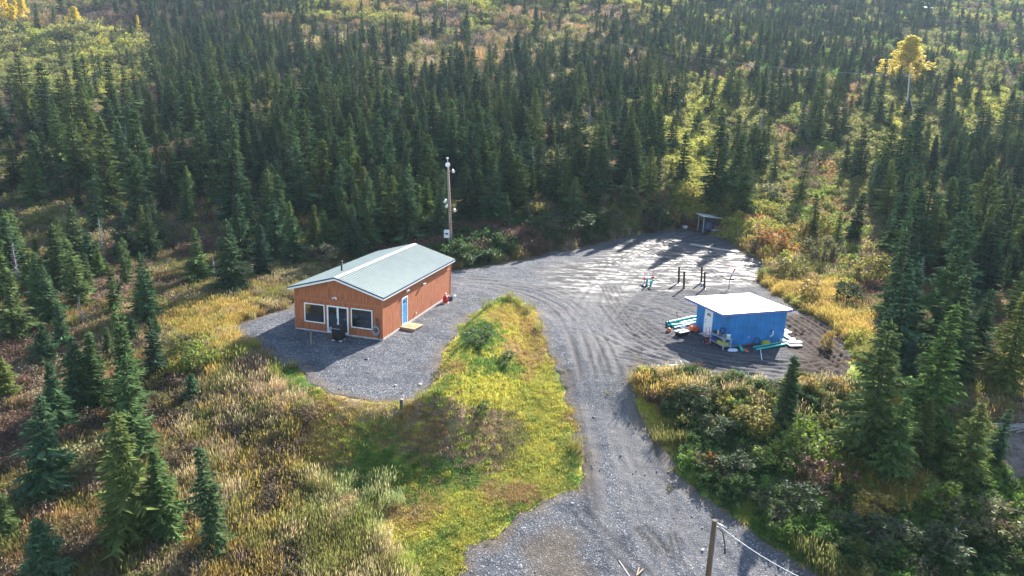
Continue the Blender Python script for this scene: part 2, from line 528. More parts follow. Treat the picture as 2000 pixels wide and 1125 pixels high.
n.links.new(n2.outputs[0], bp.inputs['Height']); n.links.new(bp.outputs[0], b.inputs['Normal'])
n.links.new(b.outputs[0], out.inputs[0])
me.materials.append(m)
terrain = bpy.data.objects.new('terrain', me); COL.objects.link(terrain)
tag(terrain, 'rough hillside of autumn grass and brush rising to the top of the view', None, None, 'structure')

# ------------------------------------------------------------------ gravel yard and driveway (one sheet, wheel ruts as relief)
def track_px(pts): 
    X_, Y_, Z_ = unproject([p[0] for p in pts], [p[1] for p in pts])
    # resample
    P = np.stack([X_, Y_], 1)
    d = np.r_[0, np.cumsum(np.linalg.norm(np.diff(P, axis=0), axis=1))]
    s = np.linspace(0, d[-1], max(6, int(d[-1] / 1.2)))
    Q = np.stack([np.interp(s, d, P[:, 0]), np.interp(s, d, P[:, 1])], 1)
    for _ in range(6):
        Q[1:-1] = 0.5 * Q[1:-1] + 0.25 * (Q[:-2] + Q[2:])
    return Q

def offset(Q, o):
    T = np.gradient(Q, axis=0); T /= np.linalg.norm(T, axis=1)[:, None] + 1e-9
    return Q + np.stack([-T[:, 1], T[:, 0]], 1) * o

TR = []   # (polyline, half width, depth, kind)
def tr(pts, offs, hw=0.17, dep=0.035, kind=0):
    Q = track_px(pts)
    for o in offs:
        TR.append((offset(Q, o + random.uniform(-.07, .07)), hw * random.uniform(.9, 1.5), dep * random.uniform(.4, .8), kind))
pair = (-.85, .85)
tr([(1255,1150),(1200,1020),(1180,900),(1165,800),(1145,700),(1105,625),(1030,583),(950,563),(890,556)], (-.8, .8, -1.4, .4), .22, .035)
tr([(1500,1150),(1380,1020),(1280,900),(1225,800),(1200,720),(1180,640),(1180,570),(1230,515),(1330,455)], (-.8, .8, -.2, 1.3), .22, .035)
tr([(1430,1150),(1310,1000),(1235,900),(1200,800),(1170,700),(1150,620),(1110,575),(1020,550),(900,545)], (-.8, .8, .3), .2, .03)
tr([(1170,700),(1150,640),(1160,590),(1200,545),(1270,490),(1330,452)], (-.8, .8, -1.5, 1.6), .2, .05)
tr([(1180,760),(1190,690),(1220,620),(1260,570),(1330,540),(1430,520),(1500,528)], (-.8, .8), .2, .05)
tr([(900,548),(1000,556),(1090,566),(1170,560),(1250,525),(1310,470)], (-.8, .8, 1.6), .2, .05)
tr([(1195,640),(1240,670),(1300,690),(1400,708),(1520,720),(1640,728)], (-2.1, -1.3, -.5, .4, 1.2, 2.0), .17, .055)
tr([(1190,600),(1225,650),(1270,690),(1340,715),(1440,735),(1560,738)], (-.9, -.1, .8, 1.5), .17, .055)
tr([(1200,585),(1300,600),(1340,620)], (-.8, .2, .9), .17, .05)
tr([(1250,490),(1330,500),(1420,540),(1460,560)], (-1.7, -.8, 0, .9), .17, .06)
tr([(1300,470),(1370,495),(1440,525),(1490,535)], (-1.5, -.6, .3, 1.2), .17, .06)
tr([(1280,545),(1310,520),(1350,505)], (-.6, .3, 1.1), .15, .05)
tr([(1300,550),(1340,520),(1400,490)], (-.7, .2), .15, .05)
tr([(1330,540),(1370,548),(1440,545)], (-.9, 0, .9), .15, .05)
tr([(1128,1000),(1150,1035),(1200,1075),(1260,1130)], (-.25, .35), .1, .07, 1)
tr([(1255,1030),(1290,1060),(1300,1082)], (-.5, -.25, 0, .25), .08, .06, 1)
tr([(1310,1045),(1325,1070),(1320,1095)], (-.2, .2), .08, .05, 1)
tr([(1545,622),(1590,648),(1640,690),(1690,730)], (-3.2,-2.6,-2.0,-1.4,-.8,-.2,.4,1.0,1.6,2.2), .15, .17, 2)
tr([(1560,655),(1610,690),(1650,730)], (-1.4,-.8,-.2,.4,1.0), .15, .15, 2)
tr([(1600,700),(1650,690),(1680,682)], (-.9, -.3, .3, .9), .14, .09, 2)

tr([(1205,600),(1235,640),(1280,672),(1350,695),(1450,712),(1540,722)], (-1.6,-1.1,-.6,-.1,.5,1.0,1.5), .10, .05, 3)
tr([(1190,560),(1215,610),(1255,650),(1310,678)], (-1.0,-.5,0,.5,1.0), .10, .05, 3)
tr([(1215,690),(1260,705),(1330,718),(1400,732),(1480,742)], (-1.0,-.4,.2,.8), .10, .05, 3)
tr([(1180,640),(1200,600),(1250,570),(1320,566),(1420,578)], (-.6,0,.6), .10, .05, 3)
tr([(1250,470),(1300,505),(1370,530),(1450,548)], (-1.2,-.6,0,.6,1.2), .11, .06, 3)
tr([(1180,520),(1240,495),(1300,470)], (-1.2,-.5,.2,.9), .12, .06, 3)
tr([(960,552),(1040,566),(1110,600),(1150,660),(1175,740)], (-1.3,-.3,.6,1.4), .12, .04, 3)
tr([(1240,1000),(1215,900),(1190,800),(1165,720)], (-2.2,1.9,2.4), .14, .035, 3)
gs = 0.13
hx = np.arange(-26, 36, gs); hy = np.arange(20, 112, gs)
HX, HY = np.meshgrid(hx, hy)
hxf, hyf = HX.ravel(), HY.ravel()
sd = gravel_sd(hxf, hyf)
keep = sd > -0.95
sdx = sd + (fbm(hxf, hyf, 1.6, 5, 3) - 0.5) * 1.5
zq = np.full(hxf.shape, 0.0)
kx, ky = hxf[keep], hyf[keep]
zk = z_ground(kx, ky) + 0.04
rel = (fbm(kx, ky, 0.9, 21, 3) - 0.5) * 0.06 + (fbm(kx, ky, 4.5, 23, 2) - 0.5) * 0.12 + (vnoise(kx, ky, 0.28, 25) - 0.5) * 0.035
MUDP = [plane0(*p) for p in [(1535,612),(1570,612),(1640,655),(1672,700),(1690,760),(1580,748),(1560,700),(1530,660)]]
mudm = sstep(-.8, .8, poly_sd(kx, ky, MUDP) + (fbm(kx, ky, 2, 61, 3) - .5) * 2)
trk = np.zeros(len(kx)); drk = np.zeros(len(kx)); dz = np.zeros(len(kx))
for Q, hw, dep, kind in TR:
    x0, y0 = Q.min(0) - 1; x1, y1 = Q.max(0) + 1
    s = np.where((kx > x0) & (kx < x1) & (ky > y0) & (ky < y1))[0]
    if len(s) == 0: continue
    d = line_dist(kx[s], ky[s], [tuple(q) for q in Q])
    wob = 0.35 + 1.1 * vnoise(kx[s], ky[s], 3.7, 71)
    p = np.exp(-(d / hw) ** 2) * wob
    rim = np.exp(-((d - 1.9 * hw) / (0.7 * hw)) ** 2) * wob
    dz[s] += -dep * p + 0.55 * dep * rim
    if kind == 0: trk[s] = np.maximum(trk[s], p)
    else: drk[s] = np.maximum(drk[s], p * {1: 1.0, 2: .5, 3: .55}[kind])
# rough disturbed mud in the yard
YARDP = [plane0(*p) for p in [(1180,590),(1330,560),(1480,560),(1540,610),(1650,700),(1650,745),(1440,748),(1230,730)]]
yard = sstep(-1.5, 1.5, poly_sd(kx, ky, YARDP))
rough_ = (vnoise(kx + .5 * ky, ky * 2.2, 0.55, 81) - .5) * 0.08 * yard + (vnoise(kx, ky, 0.35, 83) - .5) * .05 * yard
rough_ = rough_ + (vnoise(kx, ky, 0.5, 85) - .5) * 0.06 * mudm
zk = zk + rel + dz + rough_ - 0.42 * sstep(0.25, -0.75, sdx[keep])
idx = np.full(hxf.shape, -1); idx[keep] = np.arange(keep.sum())
nX, nY = len(hx), len(hy)
ii = np.arange((nX - 1) * (nY - 1)); r_ = ii // (nX - 1); c_ = ii % (nX - 1)
a_ = r_ * nX + c_
q4 = np.stack([idx[a_], idx[a_ + 1], idx[a_ + nX + 1], idx[a_ + nX]], 1)
q4 = q4[(q4 >= 0).all(1)]
me = np_mesh('gravel_yard', np.stack([kx, ky, zk], 1), q4)
pxk, pyk, _ = to_pix(kx, ky, zk)
WETP = [plane0(*p) for p in [(1080,530),(1200,480),(1330,452),(1500,500),(1500,545),(1400,560),(1250,560),(1120,575)]]
wet = sstep(-4, 2, poly_sd(kx, ky, WETP) + (fbm(kx, ky, 5, 33, 3) - .5) * 8)
fattr(me, 'track', np.clip(trk, 0, 1)); fattr(me, 'mud', np.clip(mudm, 0, 1)); fattr(me, 'dark', np.clip(drk, 0, 1))
fattr(me, 'wet', wet); fattr(me, 'yard', yard)
edge_g = sstep(1.2, -0.2, sdx[keep]) * 0.8
dirtp = [plane0(*p) for p in [(1060,985),(1120,960),(1140,1010),(1250,1125),(1200,1200),(880,1200),(900,1110)]]
fattr(me, 'grassy', np.clip(np.maximum(edge_g, .55 * sstep(-1, 1, poly_sd(kx, ky, dirtp) + (fbm(kx, ky, 2.5, 35, 3) - .5) * 4)), 0, 1))
m, n, out = new_mat('gravel')
tc = N(n, 'ShaderNodeTexCoord')
vo = N(n, 'ShaderNodeTexVoronoi'); vo.inputs['Scale'].default_value = 17.0; vo.inputs['Randomness'].default_value = 1.0
no = N(n, 'ShaderNodeTexNoise'); no.inputs['Scale'].default_value = 0.55; no.inputs['Detail'].default_value = 7; no.inputs['Roughness'].default_value = .65
n3 = N(n, 'ShaderNodeTexNoise'); n3.inputs['Scale'].default_value = 14; n3.inputs['Detail'].default_value = 6; n3.inputs['Roughness'].default_value = .7
for q in (vo, no, n3): n.links.new(tc.outputs['Object'], q.inputs[0])
sep = N(n, 'ShaderNodeSeparateColor'); n.links.new(vo.outputs['Color'], sep.inputs[0])
r1 = ramp(n, [(0.0, (.052,.055,.060)), (0.5, (.088,.092,.101)), (0.9, (.135,.139,.148)), (1.0, (.34,.34,.35))])
n.links.new(sep.outputs[0], r1.inputs[0])
r2 = ramp(n, [(0.30, (.50,.53,.58)), (0.5, (.92,.93,.96)), (0.70, (1.26,1.22,1.17))])
n.links.new(no.outputs[0], r2.inputs[0])
mul = N(n, 'ShaderNodeMix', data_type='RGBA', blend_type='MULTIPLY'); mul.inputs[0].default_value = 1
n.links.new(r1.outputs[0], mul.inputs[6]); n.links.new(r2.outputs[0], mul.inputs[7])
r3 = ramp(n, [(0.32, (.68,.68,.69)), (0.68, (1.28,1.28,1.28))])
n.links.new(n3.outputs[0], r3.inputs[0])
mul2 = N(n, 'ShaderNodeMix', data_type='RGBA', blend_type='MULTIPLY'); mul2.inputs[0].default_value = 1
n.links.new(mul.outputs[2], mul2.inputs[6]); n.links.new(r3.outputs[0], mul2.inputs[7])
cur = mul2.outputs[2]
def blend(cur, attr, col, amt):
    a = N(n, 'ShaderNodeAttribute', attribute_name=attr)
    mm = N(n, 'ShaderNodeMath', operation='MULTIPLY'); mm.inputs[1].default_value = amt
    n.links.new(a.outputs['Fac'], mm.inputs[0])
    cm = N(n, 'ShaderNodeMix', data_type='RGBA', blend_type='MULTIPLY'); cm.inputs[0].default_value = 1
    cm.inputs[6].default_value = (*col, 1); n.links.new(r3.outputs[0], cm.inputs[7])
    mx = N(n, 'ShaderNodeMix', data_type='RGBA')
    n.links.new(mm.outputs[0], mx.inputs[0]); n.links.new(cur, mx.inputs[6]); n.links.new(cm.outputs[2], mx.inputs[7])
    return mx.outputs[2]
cur = blend(cur, 'yard', (.052,.052,.058), .7)
cur = blend(cur, 'wet', (.050,.046,.044), .7)
cur = blend(cur, 'track', (.138,.131,.127), .75)
cur = blend(cur, 'grassy', (.15,.105,.055), .75)
cur = blend(cur, 'dark', (.025,.023,.022), .9)
cur = blend(cur, 'mud', (.035,.021,.016), 1.0)
b = N(n, 'ShaderNodeBsdfPrincipled'); n.links.new(cur, b.inputs['Base Color'])
aw = N(n, 'ShaderNodeAttribute', attribute_name='wet')
mr = N(n, 'ShaderNodeMapRange'); mr.inputs[3].default_value = 0.9; mr.inputs[4].default_value = 0.5
mst = N(n, 'ShaderNodeMapping'); mst.inputs['Rotation'].default_value = (0, 0, radians(28)); mst.inputs['Scale'].default_value = (.42, 1.05, 1)
n.links.new(tc.outputs['Object'], mst.inputs[0])
nst = N(n, 'ShaderNodeTexNoise'); nst.inputs['Scale'].default_value = 1.0; nst.inputs['Detail'].default_value = 6
n.links.new(mst.outputs[0], nst.inputs[0])
rst = ramp(n, [(.46, (0, 0, 0)), (.60, (1, 1, 1))]); n.links.new(nst.outputs[0], rst.inputs[0])
mwt = N(n, 'ShaderNodeMath', operation='MULTIPLY'); n.links.new(aw.outputs['Fac'], mwt.inputs[0]); n.links.new(rst.outputs[0], mwt.inputs[1])
n.links.new(mwt.outputs[0], mr.inputs[0]); n.links.new(mr.outputs[0], b.inputs['Roughness'])
msp = N(n, 'ShaderNodeMapRange'); msp.inputs[3].default_value = .07; msp.inputs[4].default_value = .17
n.links.new(mwt.outputs[0], msp.inputs[0]); n.links.new(msp.outputs[0], b.inputs['Specular IOR Level'])
bp = N(n, 'ShaderNodeBump'); bp.inputs['Strength'].default_value = .8; bp.inputs['Distance'].default_value = 0.04
ad = N(n, 'ShaderNodeMath', operation='ADD'); n.links.new(vo.outputs['Distance'], ad.inputs[0]); n.links.new(n3.outputs[0], ad.inputs[1])
n.links.new(ad.outputs[0], bp.inputs['Height']); n.links.new(bp.outputs[0], b.inputs['Normal'])
n.links.new(b.outputs[0], out.inputs[0])
me.materials.append(m)
yard_o = bpy.data.objects.new('gravel_yard', me); COL.objects.link(yard_o)
tag(yard_o, 'grey gravel yard and driveway with wheel ruts and churned mud', None, None, 'structure')

# ------------------------------------------------------------------ common materials
M_siding = mat('stained_wood_siding', (.33, .103, .040), .7, var=.42, scale=2.2, bump=.25, bscale=14, stretch=(6, 6, .5))
M_trimw = mat('stained_trim', (.40, .13, .055), .65, var=.2, scale=3)
M_white = mat('white_paint', (.74, .74, .72), .5, var=.06)
M_conc = mat('concrete', (.42, .41, .39), .85, var=.2, scale=4, bump=.3)
M_roof = mat('pale_green_roof_metal', (.45, .47, .40), .42, .0, var=.06, scale=1.5, spec=.7)
M_navy = mat('dark_blue_metal', (.035, .055, .09), .4, var=.1)
M_blued = mat('blue_door_paint', (.07, .27, .52), .45, var=.08)
M_shed = mat('blue_shed_paint', (.026, .175, .43), .65, var=.22, scale=1.1, bump=.1, bscale=20)
M_shedf = mat('blue_fascia_paint', (.12, .16, .40), .55, var=.1)
M_membrane = mat('white_roof_membrane', (.70, .70, .69), .5, var=.16, scale=1.3)
M_black = mat('black_plastic', (.012, .012, .014), .42, var=.3)
M_dark = mat('dark_metal', (.05, .05, .055), .45, var=.2)
M_steel = mat('galvanised_steel', (.42, .43, .44), .38, .75, var=.15)
M_rust = mat('rusty_steel_pipe', (.085, .047, .032), .75, .2, var=.45, scale=5, bump=.3)
M_wood = mat('raw_lumber', (.38, .245, .14), .75, var=.22, scale=2.5, stretch=(1, 8, 8))
M_oldw = mat('weathered_lumber', (.30, .27, .23), .85, var=.3, scale=2.5, stretch=(1, 8, 8), bump=.2)
M_brownw = mat('brown_stair_wood', (.17, .085, .055), .8, var=.25, scale=3)
M_pole = mat('weathered_pole_wood', (.27, .19, .15), .85, var=.4, scale=2, stretch=(9, 9, .6), bump=.5, bscale=8)
M_teal = mat('teal_sewer_pipe', (.04, .42, .36), .38, var=.12, scale=2)
M_red = mat('red_plastic', (.50, .03, .025), .45, var=.12)
M_orange = mat('orange_plastic', (.62, .13, .02), .5, var=.15)
M_yellow = mat('yellow_plastic', (.55, .42, .04), .5, var=.12)
M_pinkred = mat('red_flag_tape', (.72, .07, .07), .6, var=.1)
M_bark = mat('driftwood_grey', (.30, .28, .25), .9, var=.3, scale=6)
M_tarp = mat('dark_blue_tarp', (.03, .04, .08), .6, var=.5, scale=4)
M_foam = mat('white_foam_board', (.78, .78, .76), .7, var=.06)
M_bag = mat('pale_blue_plastic_sack', (.52, .60, .70), .5, var=.12)
M_stone = mat('pale_field_stone', (.42, .42, .41), .85, var=.35, scale=4, bump=.4)

def glass_mat(name, col, rough=.04):
    m, n, out = new_mat(name)
    b = N(n, 'ShaderNodeBsdfPrincipled')
    tc = N(n, 'ShaderNodeTexCoord'); no = N(n, 'ShaderNodeTexNoise'); no.inputs['Scale'].default_value = 1.3; no.inputs['Detail'].default_value = 3
    n.links.new(tc.outputs['Object'], no.inputs[0])
    r = ramp(n, [(.35, tuple(c * .5 for c in col)), (.7, tuple(c * 1.5 for c in col))])
    n.links.new(no.outputs[0], r.inputs[0]); n.links.new(r.outputs[0], b.inputs['Base Color'])
    b.inputs['Roughness'].default_value = rough; b.inputs['Specular IOR Level'].default_value = .9; b.inputs['IOR'].default_value = 2.3
    bp = N(n, 'ShaderNodeBump'); bp.inputs['Strength'].default_value = .04; bp.inputs['Distance'].default_value = .1
    n.links.new(no.outputs[0], bp.inputs['Height']); n.links.new(bp.outputs[0], b.inputs['Normal'])
    n.links.new(b.outputs[0], out.inputs[0])
    return m
M_glass = glass_mat('dark_window_glass', (.018, .020, .022))

# ------------------------------------------------------------------ the orange house
HX0, HY0, HAZ = -9.558, 50.146, radians(74.13)
HW, HL, HEAVE, HRIDGE = 7.43, 13.9, 3.46, 4.60
house = thing('house', 'orange-brown wood-sided house with a pale green metal gable roof on the gravel pad', 'house', (HX0, HY0, 0), HAZ - pi / 2)
# local: x from -HW (left) to 0 (right wall), y from 0 (front) to HL (rear)
MB().box(-HW - .03, .03, -.03, HL + .03, -.5, .16).build('foundation', M_conc, house)
SL = (HRIDGE - HEAVE) / (HW / 2 + .30)
def gable_top(x):            # underside of the roof over the wall
    return HRIDGE - .10 - SL * abs(x + HW / 2)
wb = MB()
def wall_prism(y0, y1):
    poly = [(-HW, .16), (0, .16), (0, gable_top(0)), (-HW / 2, gable_top(-HW / 2)), (-HW, gable_top(-HW))]
    wb.prism(poly, y0, y1, lambda u, v, t: (u, t, v))
wall_prism(.03, .15); wall_prism(HL - .15, HL - .03)
wb.box(-.15, -.03, .15, HL - .15, .16, gable_top(0) - .02); wb.box(-HW + .03, -HW + .15, .15, HL - .15, .16, gable_top(0) - .02)
wb.build('wall', M_siding, house)
# vertical boards with recessed joints
def boards(mb, a0, a1, zb, zt, rects, place, wd=.203, gap=.014, th=.03):
    k = int(round((a1 - a0) / wd)); wd = (a1 - a0) / k
    for i in range(k):
        u0 = a0 + i * wd + gap / 2; u1 = a0 + (i + 1) * wd - gap / 2
        cuts = sorted({u0, u1} | {q for r in rects for q in (r[0], r[1]) if u0 < q < u1})
        dj = random.uniform(-.003, .003)
        for s0, s1 in zip(cuts[:-1], cuts[1:]):
            mid = (s0 + s1) / 2
            spans = [(zb, None)]
            for r in rects:
                if r[0] <= mid <= r[1]:
                    spans = [(zb, r[2]), (r[3], None)]
            for z0, z1 in spans:
                ta = z1 if z1 is not None else zt(s0); tb = z1 if z1 is not None else zt(s1)
                if min(ta, tb) - z0 < .02: continue
                vs = [place(s0, 0, z0), place(s1, 0, z0), place(s1, 0, tb), place(s0, 0, ta)]
                vs += [place(s0, th + dj, z0), place(s1, th + dj, z0), place(s1, th + dj, tb), place(s0, th + dj, ta)]
                mb.add(vs, [(0,1,2,3),(7,6,5,4),(0,4,5,1),(1,5,6,2),(2,6,7,3),(3,7,4,0)])
W1 = (-6.58, -4.86, .80, 2.26); DR = (-4.62, -2.84, .20, 2.26); W2 = (-2.58, -.84, .80, 2.28)
fb = MB()
boards(fb, -HW, 0, .12, gable_top, [W1, DR, W2], lambda u, d, z: (u, .03 - d, z))
tag(fb.build('siding_boards', M_siding, house), kind='stuff')
sb = MB()
SD = (3.32, 4.40, .20, 2.44)
boards(sb, 0.0, HL, .12, lambda s: gable_top(0) - .03, [SD], lambda u, d, z: (-.03 + d, u, z))
boards(sb, 0.0, HL, .12, lambda s: gable_top(0) - .03, [], lambda u, d, z: (-HW + .03 - d, u, z))
tag(sb.build('siding_boards', M_siding, house), kind='stuff')
for z in (2.60,):
    MB().box(-HW + .1, -.1, -.028, -.004, z, z + .07).build('band_board', M_trimw, house)
    MB().box(.004, .028, .1, HL - .1, z, z + .07).build('band_board', M_trimw, house)
MB().box(.0045, .030, .1, HL - .1, .10, .17).build('base_flashing', M_white, house)
for x, y in ((-.06, -.035), (-HW - .03, -.035), (-.06, HL - .02)):
    MB().box(x, x + .10, y, y + .10, .13, gable_top(0) - .05).build('corner_board', M_trimw, house)
def window(r, parent=house):
    x0, x1, z0, z1 = r
    wn = MB().box(x0, x1, -.03, .05, z0, z1)
    f = MB(); t = .07
    for a in ((x0 - .02, x0 + t - .02, z0 - .02, z1 + .02), (x1 - t + .02, x1 + .02, z0 - .02, z1 + .02)):
        f.box(a[0], a[1], -.055, .03, a[2], a[3])
    f.box(x0 + t - .02, x1 - t + .02, -.054, .03, z0 - .02, z0 + t - .02); f.box(x0 + t - .02, x1 - t + .02, -.054, .03, z1 - t + .02, z1 + .02)
    p = MB().box(x0 + .03, x1 - .03, -.028, .04, z0 + .03, z1 - .03).build('window', M_glass, parent)
    f.build('frame', M_white, p)
    return p
window(W1); window(W2)
# things seen through the right window are only dark shapes; keep the pane whole
x0, x1, z0, z1 = DR
d = MB()
t = .09
d.box(x0 - .02, x0 + t, -.06, .04, z0 - .03, z1 + .03); d.box(x1 - t, x1 + .02, -.06, .04, z0 - .03, z1 + .03)
d.box(x0 + t, x1 - t, -.058, .04, z1 - t + .02, z1 + .03); d.box(x0 + t, x1 - t, -.10, .04, z0 - .03, z0 + .07)
xm = (x0 + x1) / 2
d.box(xm - .07, xm - .005, -.05, .03, z0 + .07, z1 - .07); d.box(xm + .005, xm + .07, -.035, .045, z0 + .07, z1 - .07)
sdo = d.build('sliding_door', M_white, house)
MB().box(x0 + .09, xm - .05, -.026, .02, z0 + .06, z1 - .06).build('pane', M_glass, sdo)
MB().box(xm + .05, x1 - .09, -.012, .03, z0 + .06, z1 - .06).build('pane', M_glass, sdo)
MB().box(xm - .055, xm - .03, -.085, -.05, 1.05, 1.32).build('handle', M_black, sdo)
# side door
y0, y1, z0, z1 = SD
d = MB().box(-.03, .0, y0 + .08, y1 - .08, z0 + .06, z1 - .08).build('door', M_blued, house)
f = MB()
f.box(-.02, .03, y0, y0 + .08, z0, z1); f.box(-.02, .03, y1 - .08, y1, z0, z1); f.box(-.02, .031, y0 + .08, y1 - .08, z1 - .08, z1); f.box(-.02, .07, y0 + .08, y1 - .08, z0 - .04, z0 + .05)
f.build('frame', M_white, d)
g = MB()
for i in range(3):
    a = pi * (i + .5) / 3; c = (y0 + y1) / 2
    g.box(.002, .012, c - .22 + i * .15, c - .22 + i * .15 + .12, 2.0, 2.14 + .08 * sin(a))
g.build('window_lite', M_glass, d)
MB().tube([(.0, y0 + .18, 1.15), (.06, y0 + .18, 1.15)], .035, 8).build('handle', M_steel, d)
pn = MB()
for zz0, zz1 in ((.38, .95), (1.1, 1.85)):
    for ya, yb in ((y0 + .18, y0 + .48), (y0 + .60, y1 - .18)): pn.box(.0, .010, ya, yb, zz0, zz1)
pn.build('door_panel', M_blued, d)
# roof
RT = .09
def roof_slope(sign):
    mb = MB()
    xr = -HW / 2; xe = xr + sign * (HW / 2 + .30); ya, yb = -.37, HL + .29
    zr, ze = HRIDGE, HEAVE
    vs = []
    for y in (ya, yb):
        vs += [(xr, y, zr), (xe, y, ze), (xe, y, ze - RT), (xr, y, zr - RT)]
    mb.add(vs, [(0,1,2,3),(7,6,5,4),(0,4,5,1),(1,5,6,2),(2,6,7,3),(3,7,4,0)])
    o = mb.build('roof_slope', M_roof, house)
    ribs = MB(); nrb = 46
    for i in range(nrb + 1):
        y = ya + (yb - ya) * i / nrb
        y = min(max(y, ya + .02), yb - .02)
        a = Vector((xr + sign * .02, y, zr)); b_ = Vector((xe, y, ze))
        w_, h_ = .045, .06
        vs = [(a.x, y - w_, a.z), (a.x, y - w_ * .4, a.z + h_), (a.x, y + w_ * .4, a.z + h_), (a.x, y + w_, a.z),
              (b_.x, y - w_, b_.z), (b_.x, y - w_ * .4, b_.z + h_), (b_.x, y + w_ * .4, b_.z + h_), (b_.x, y + w_, b_.z)]
        ribs.add(vs, [(0,1,5,4),(1,2,6,5),(2,3,7,6),(0,3,2,1),(4,5,6,7)])
    tag(ribs.build('roof_rib', M_roof, o), kind='stuff')
    f = MB()
    f.box(min(xe, xe + sign * .03), max(xe, xe + sign * .03), ya - .03, yb + .03, ze - .17, ze - .06)
    f.build('fascia', M_white, o)
    e = MB()
    e.box(min(xe - sign * .02, xe + sign * .05), max(xe - sign * .02, xe + sign * .05), ya - .05, yb + .05, ze - .058, ze + .035)
    e.build('eave_trim', M_navy, o)
    for yy, dd in ((ya, -1), (yb, 1)):
        rk = MB(); 
        for (off0, off1, nm, mm, ex) in ((-.20, -.065, 'rake_board', M_white, .03), (-.062, .04, 'rake_trim', M_navy, .05)):
            y_a, y_b = sorted((yy, yy + dd * ex))
            poly = [(xr, zr + off0), (xe, ze + off0), (xe, ze + off1), (xr, zr + off1)]
            q = MB().prism(poly, y_a, y_b, lambda u, v, t: (u, t, v)); q.build(nm, mm, o)
    return o
roof_slope(1); roof_slope(-1)
rc = MB(); xr = -HW / 2
for s in (1, -1):
    rc.add([(xr, -.42, HRIDGE + .06), (xr + s * .24, -.42, HRIDGE + .06 - .24 * SL), (xr + s * .24, HL + .34, HRIDGE + .06 - .24 * SL), (xr, HL + .34, HRIDGE + .06)], [(0,1,2,3)])
rc.build('ridge_cap', mat('ridge_cap_metal', (.44, .47, .41), .45, var=.05, spec=.7), house)
vx = -HW / 2 - 1.25
MB().tube([(vx, 2.9, HRIDGE - SL * 1.25 - .05), (vx, 2.9, HRIDGE - SL * 1.25 + .75)], .075, 10).lathe([(.11, .72), (.11, .84), (.03, .9)], 10, (vx, 2.9, HRIDGE - SL * 1.25)).build('stove_pipe', M_black, house)
def wall_light(p, nrm):
    l = MB().lathe([(.05, 0), (.07, .02), (.07, .05)], 8, (p[0] + nrm[0] * .02, p[1] + nrm[1] * .02, p[2]))
    n_ = Vector((*nrm, 0)); s = Vector((-nrm[1], nrm[0], 0)); P = Vector(p)
    for k in (-1, 1):
        l.tube([P + n_ * .03, P + n_ * .10 + s * k * .08, P + n_ * .20 + s * k * .16 - Vector((0, 0, .04))], [.03, .05, .075], 8)
    l.build('wall_light', M_white, house)
wall_light((-3.87, -.03, 2.97), (0, -1)); wall_light((.03, 4.06, 2.95), (1, 0)); wall_light((.03, 7.4, 2.72), (1, 0))
MB().tube([(.0, 5.98, .55), (.09, 5.98, .55)], .06, 8).tube([(.09, 5.98, .55), (.11, 5.98, .42)], .03, 6).build('vent_hood', M_white, house)
MB().box(-.50, -.42, -.06, -.02, .9, 1.75).tube([(-.3, -.05, .1), (-.3, -.05, 1.6), (-.62, -.05, 1.6)], .025, 6).build('conduit', M_dark, house)

HM = Matrix.Translation((HX0, HY0, 0)) @ Matrix.Rotation(HAZ - pi / 2, 4, 'Z')
def hloc(x, y, z=0): 
    v = HM @ Vector((x, y, z)); return (v.x, v.y, v.z)
HRZ = HAZ - pi / 2
# hose on the front wall
hose = MB()
for k in range(4):
    r = .20 + .03 * k
    hose.tube([(cos(2 * pi * i / 20) * r, -.05 - .02 * (k % 2), sin(2 * pi * i / 20) * r * 1.25) for i in range(21)], .022, 6)
t = thing('hose_reel', 'grey garden hose coiled on the front wall near the house corner', 'hose', hloc(-.52, -.04, .78), HRZ)
hose.build('hose', mat('grey_blue_hose', (.22, .27, .32), .5), t)
MB().box(-.12, .12, -.09, .0, -.05, .08).build('bracket', M_dark, t)
# barbecue
bx, by, _ = hloc(-3.05, -1.15)
bz = zg(bx, by) + .04
grill = thing('barbecue', 'black covered barbecue on pale blocks in front of the sliding door', 'barbecue', (bx, by, bz), HRZ)
g = MB()
g.prism([(-.40,.10),(.40,.10),(.42,.86),(-.42,.86)], -.32, .32, lambda u, v, t: (u, t, v)); g.build('cabinet', M_black, grill, .03)
g = MB()
prof = [(cos(pi * i / 8) * .33, sin(pi * i / 8) * .30) for i in range(9)]
g.prism([(u, v + .90) for u, v in prof], -.40, .40, lambda u, v, t: (t, u, v)); g.build('lid', M_black, grill, .015)
MB().box(-.78, -.43, -.28, .28, .84, .90).build('side_shelf', mat('grey_shelf', (.30, .31, .33), .5), grill)
MB().tube([(-.33, -.40, 1.0), (.33, -.40, 1.0)], .018, 6).build('handle', M_steel, grill)
for k in (-.3, .3):
    for j in (-.22, .22):
        MB().box(k - .11, k + .11, j - .09, j + .09, -.04, .10).build('block', M_conc, grill)
# little step and scraps by the sliding door
ox, oy, _ = hloc(-3.75, -.75)
t = thing('doorstep', 'small brown wooden step lying below the sliding glass door', 'step', (ox, oy, zg(ox, oy) + .05), HRZ + .1)
for i in range(3): MB().box(-.45, .45, -.28 + i * .19, -.11 + i * .19, .06, .10).build('plank', M_brownw, t)
for k in (-.35, .35): MB().box(k - .04, k + .04, -.26, .26, -.02, .058).build('bearer', M_brownw, t)
# stake
sx, sy, sz = at(607.5, 674)
single(MB().bar((0, 0, -.1), (.03, 0, 1.02), .085, .05), 'wooden_stake', M_wood, 'upright raw wood stake in the shade before the front windows', 'stake', (sx, sy, sz))
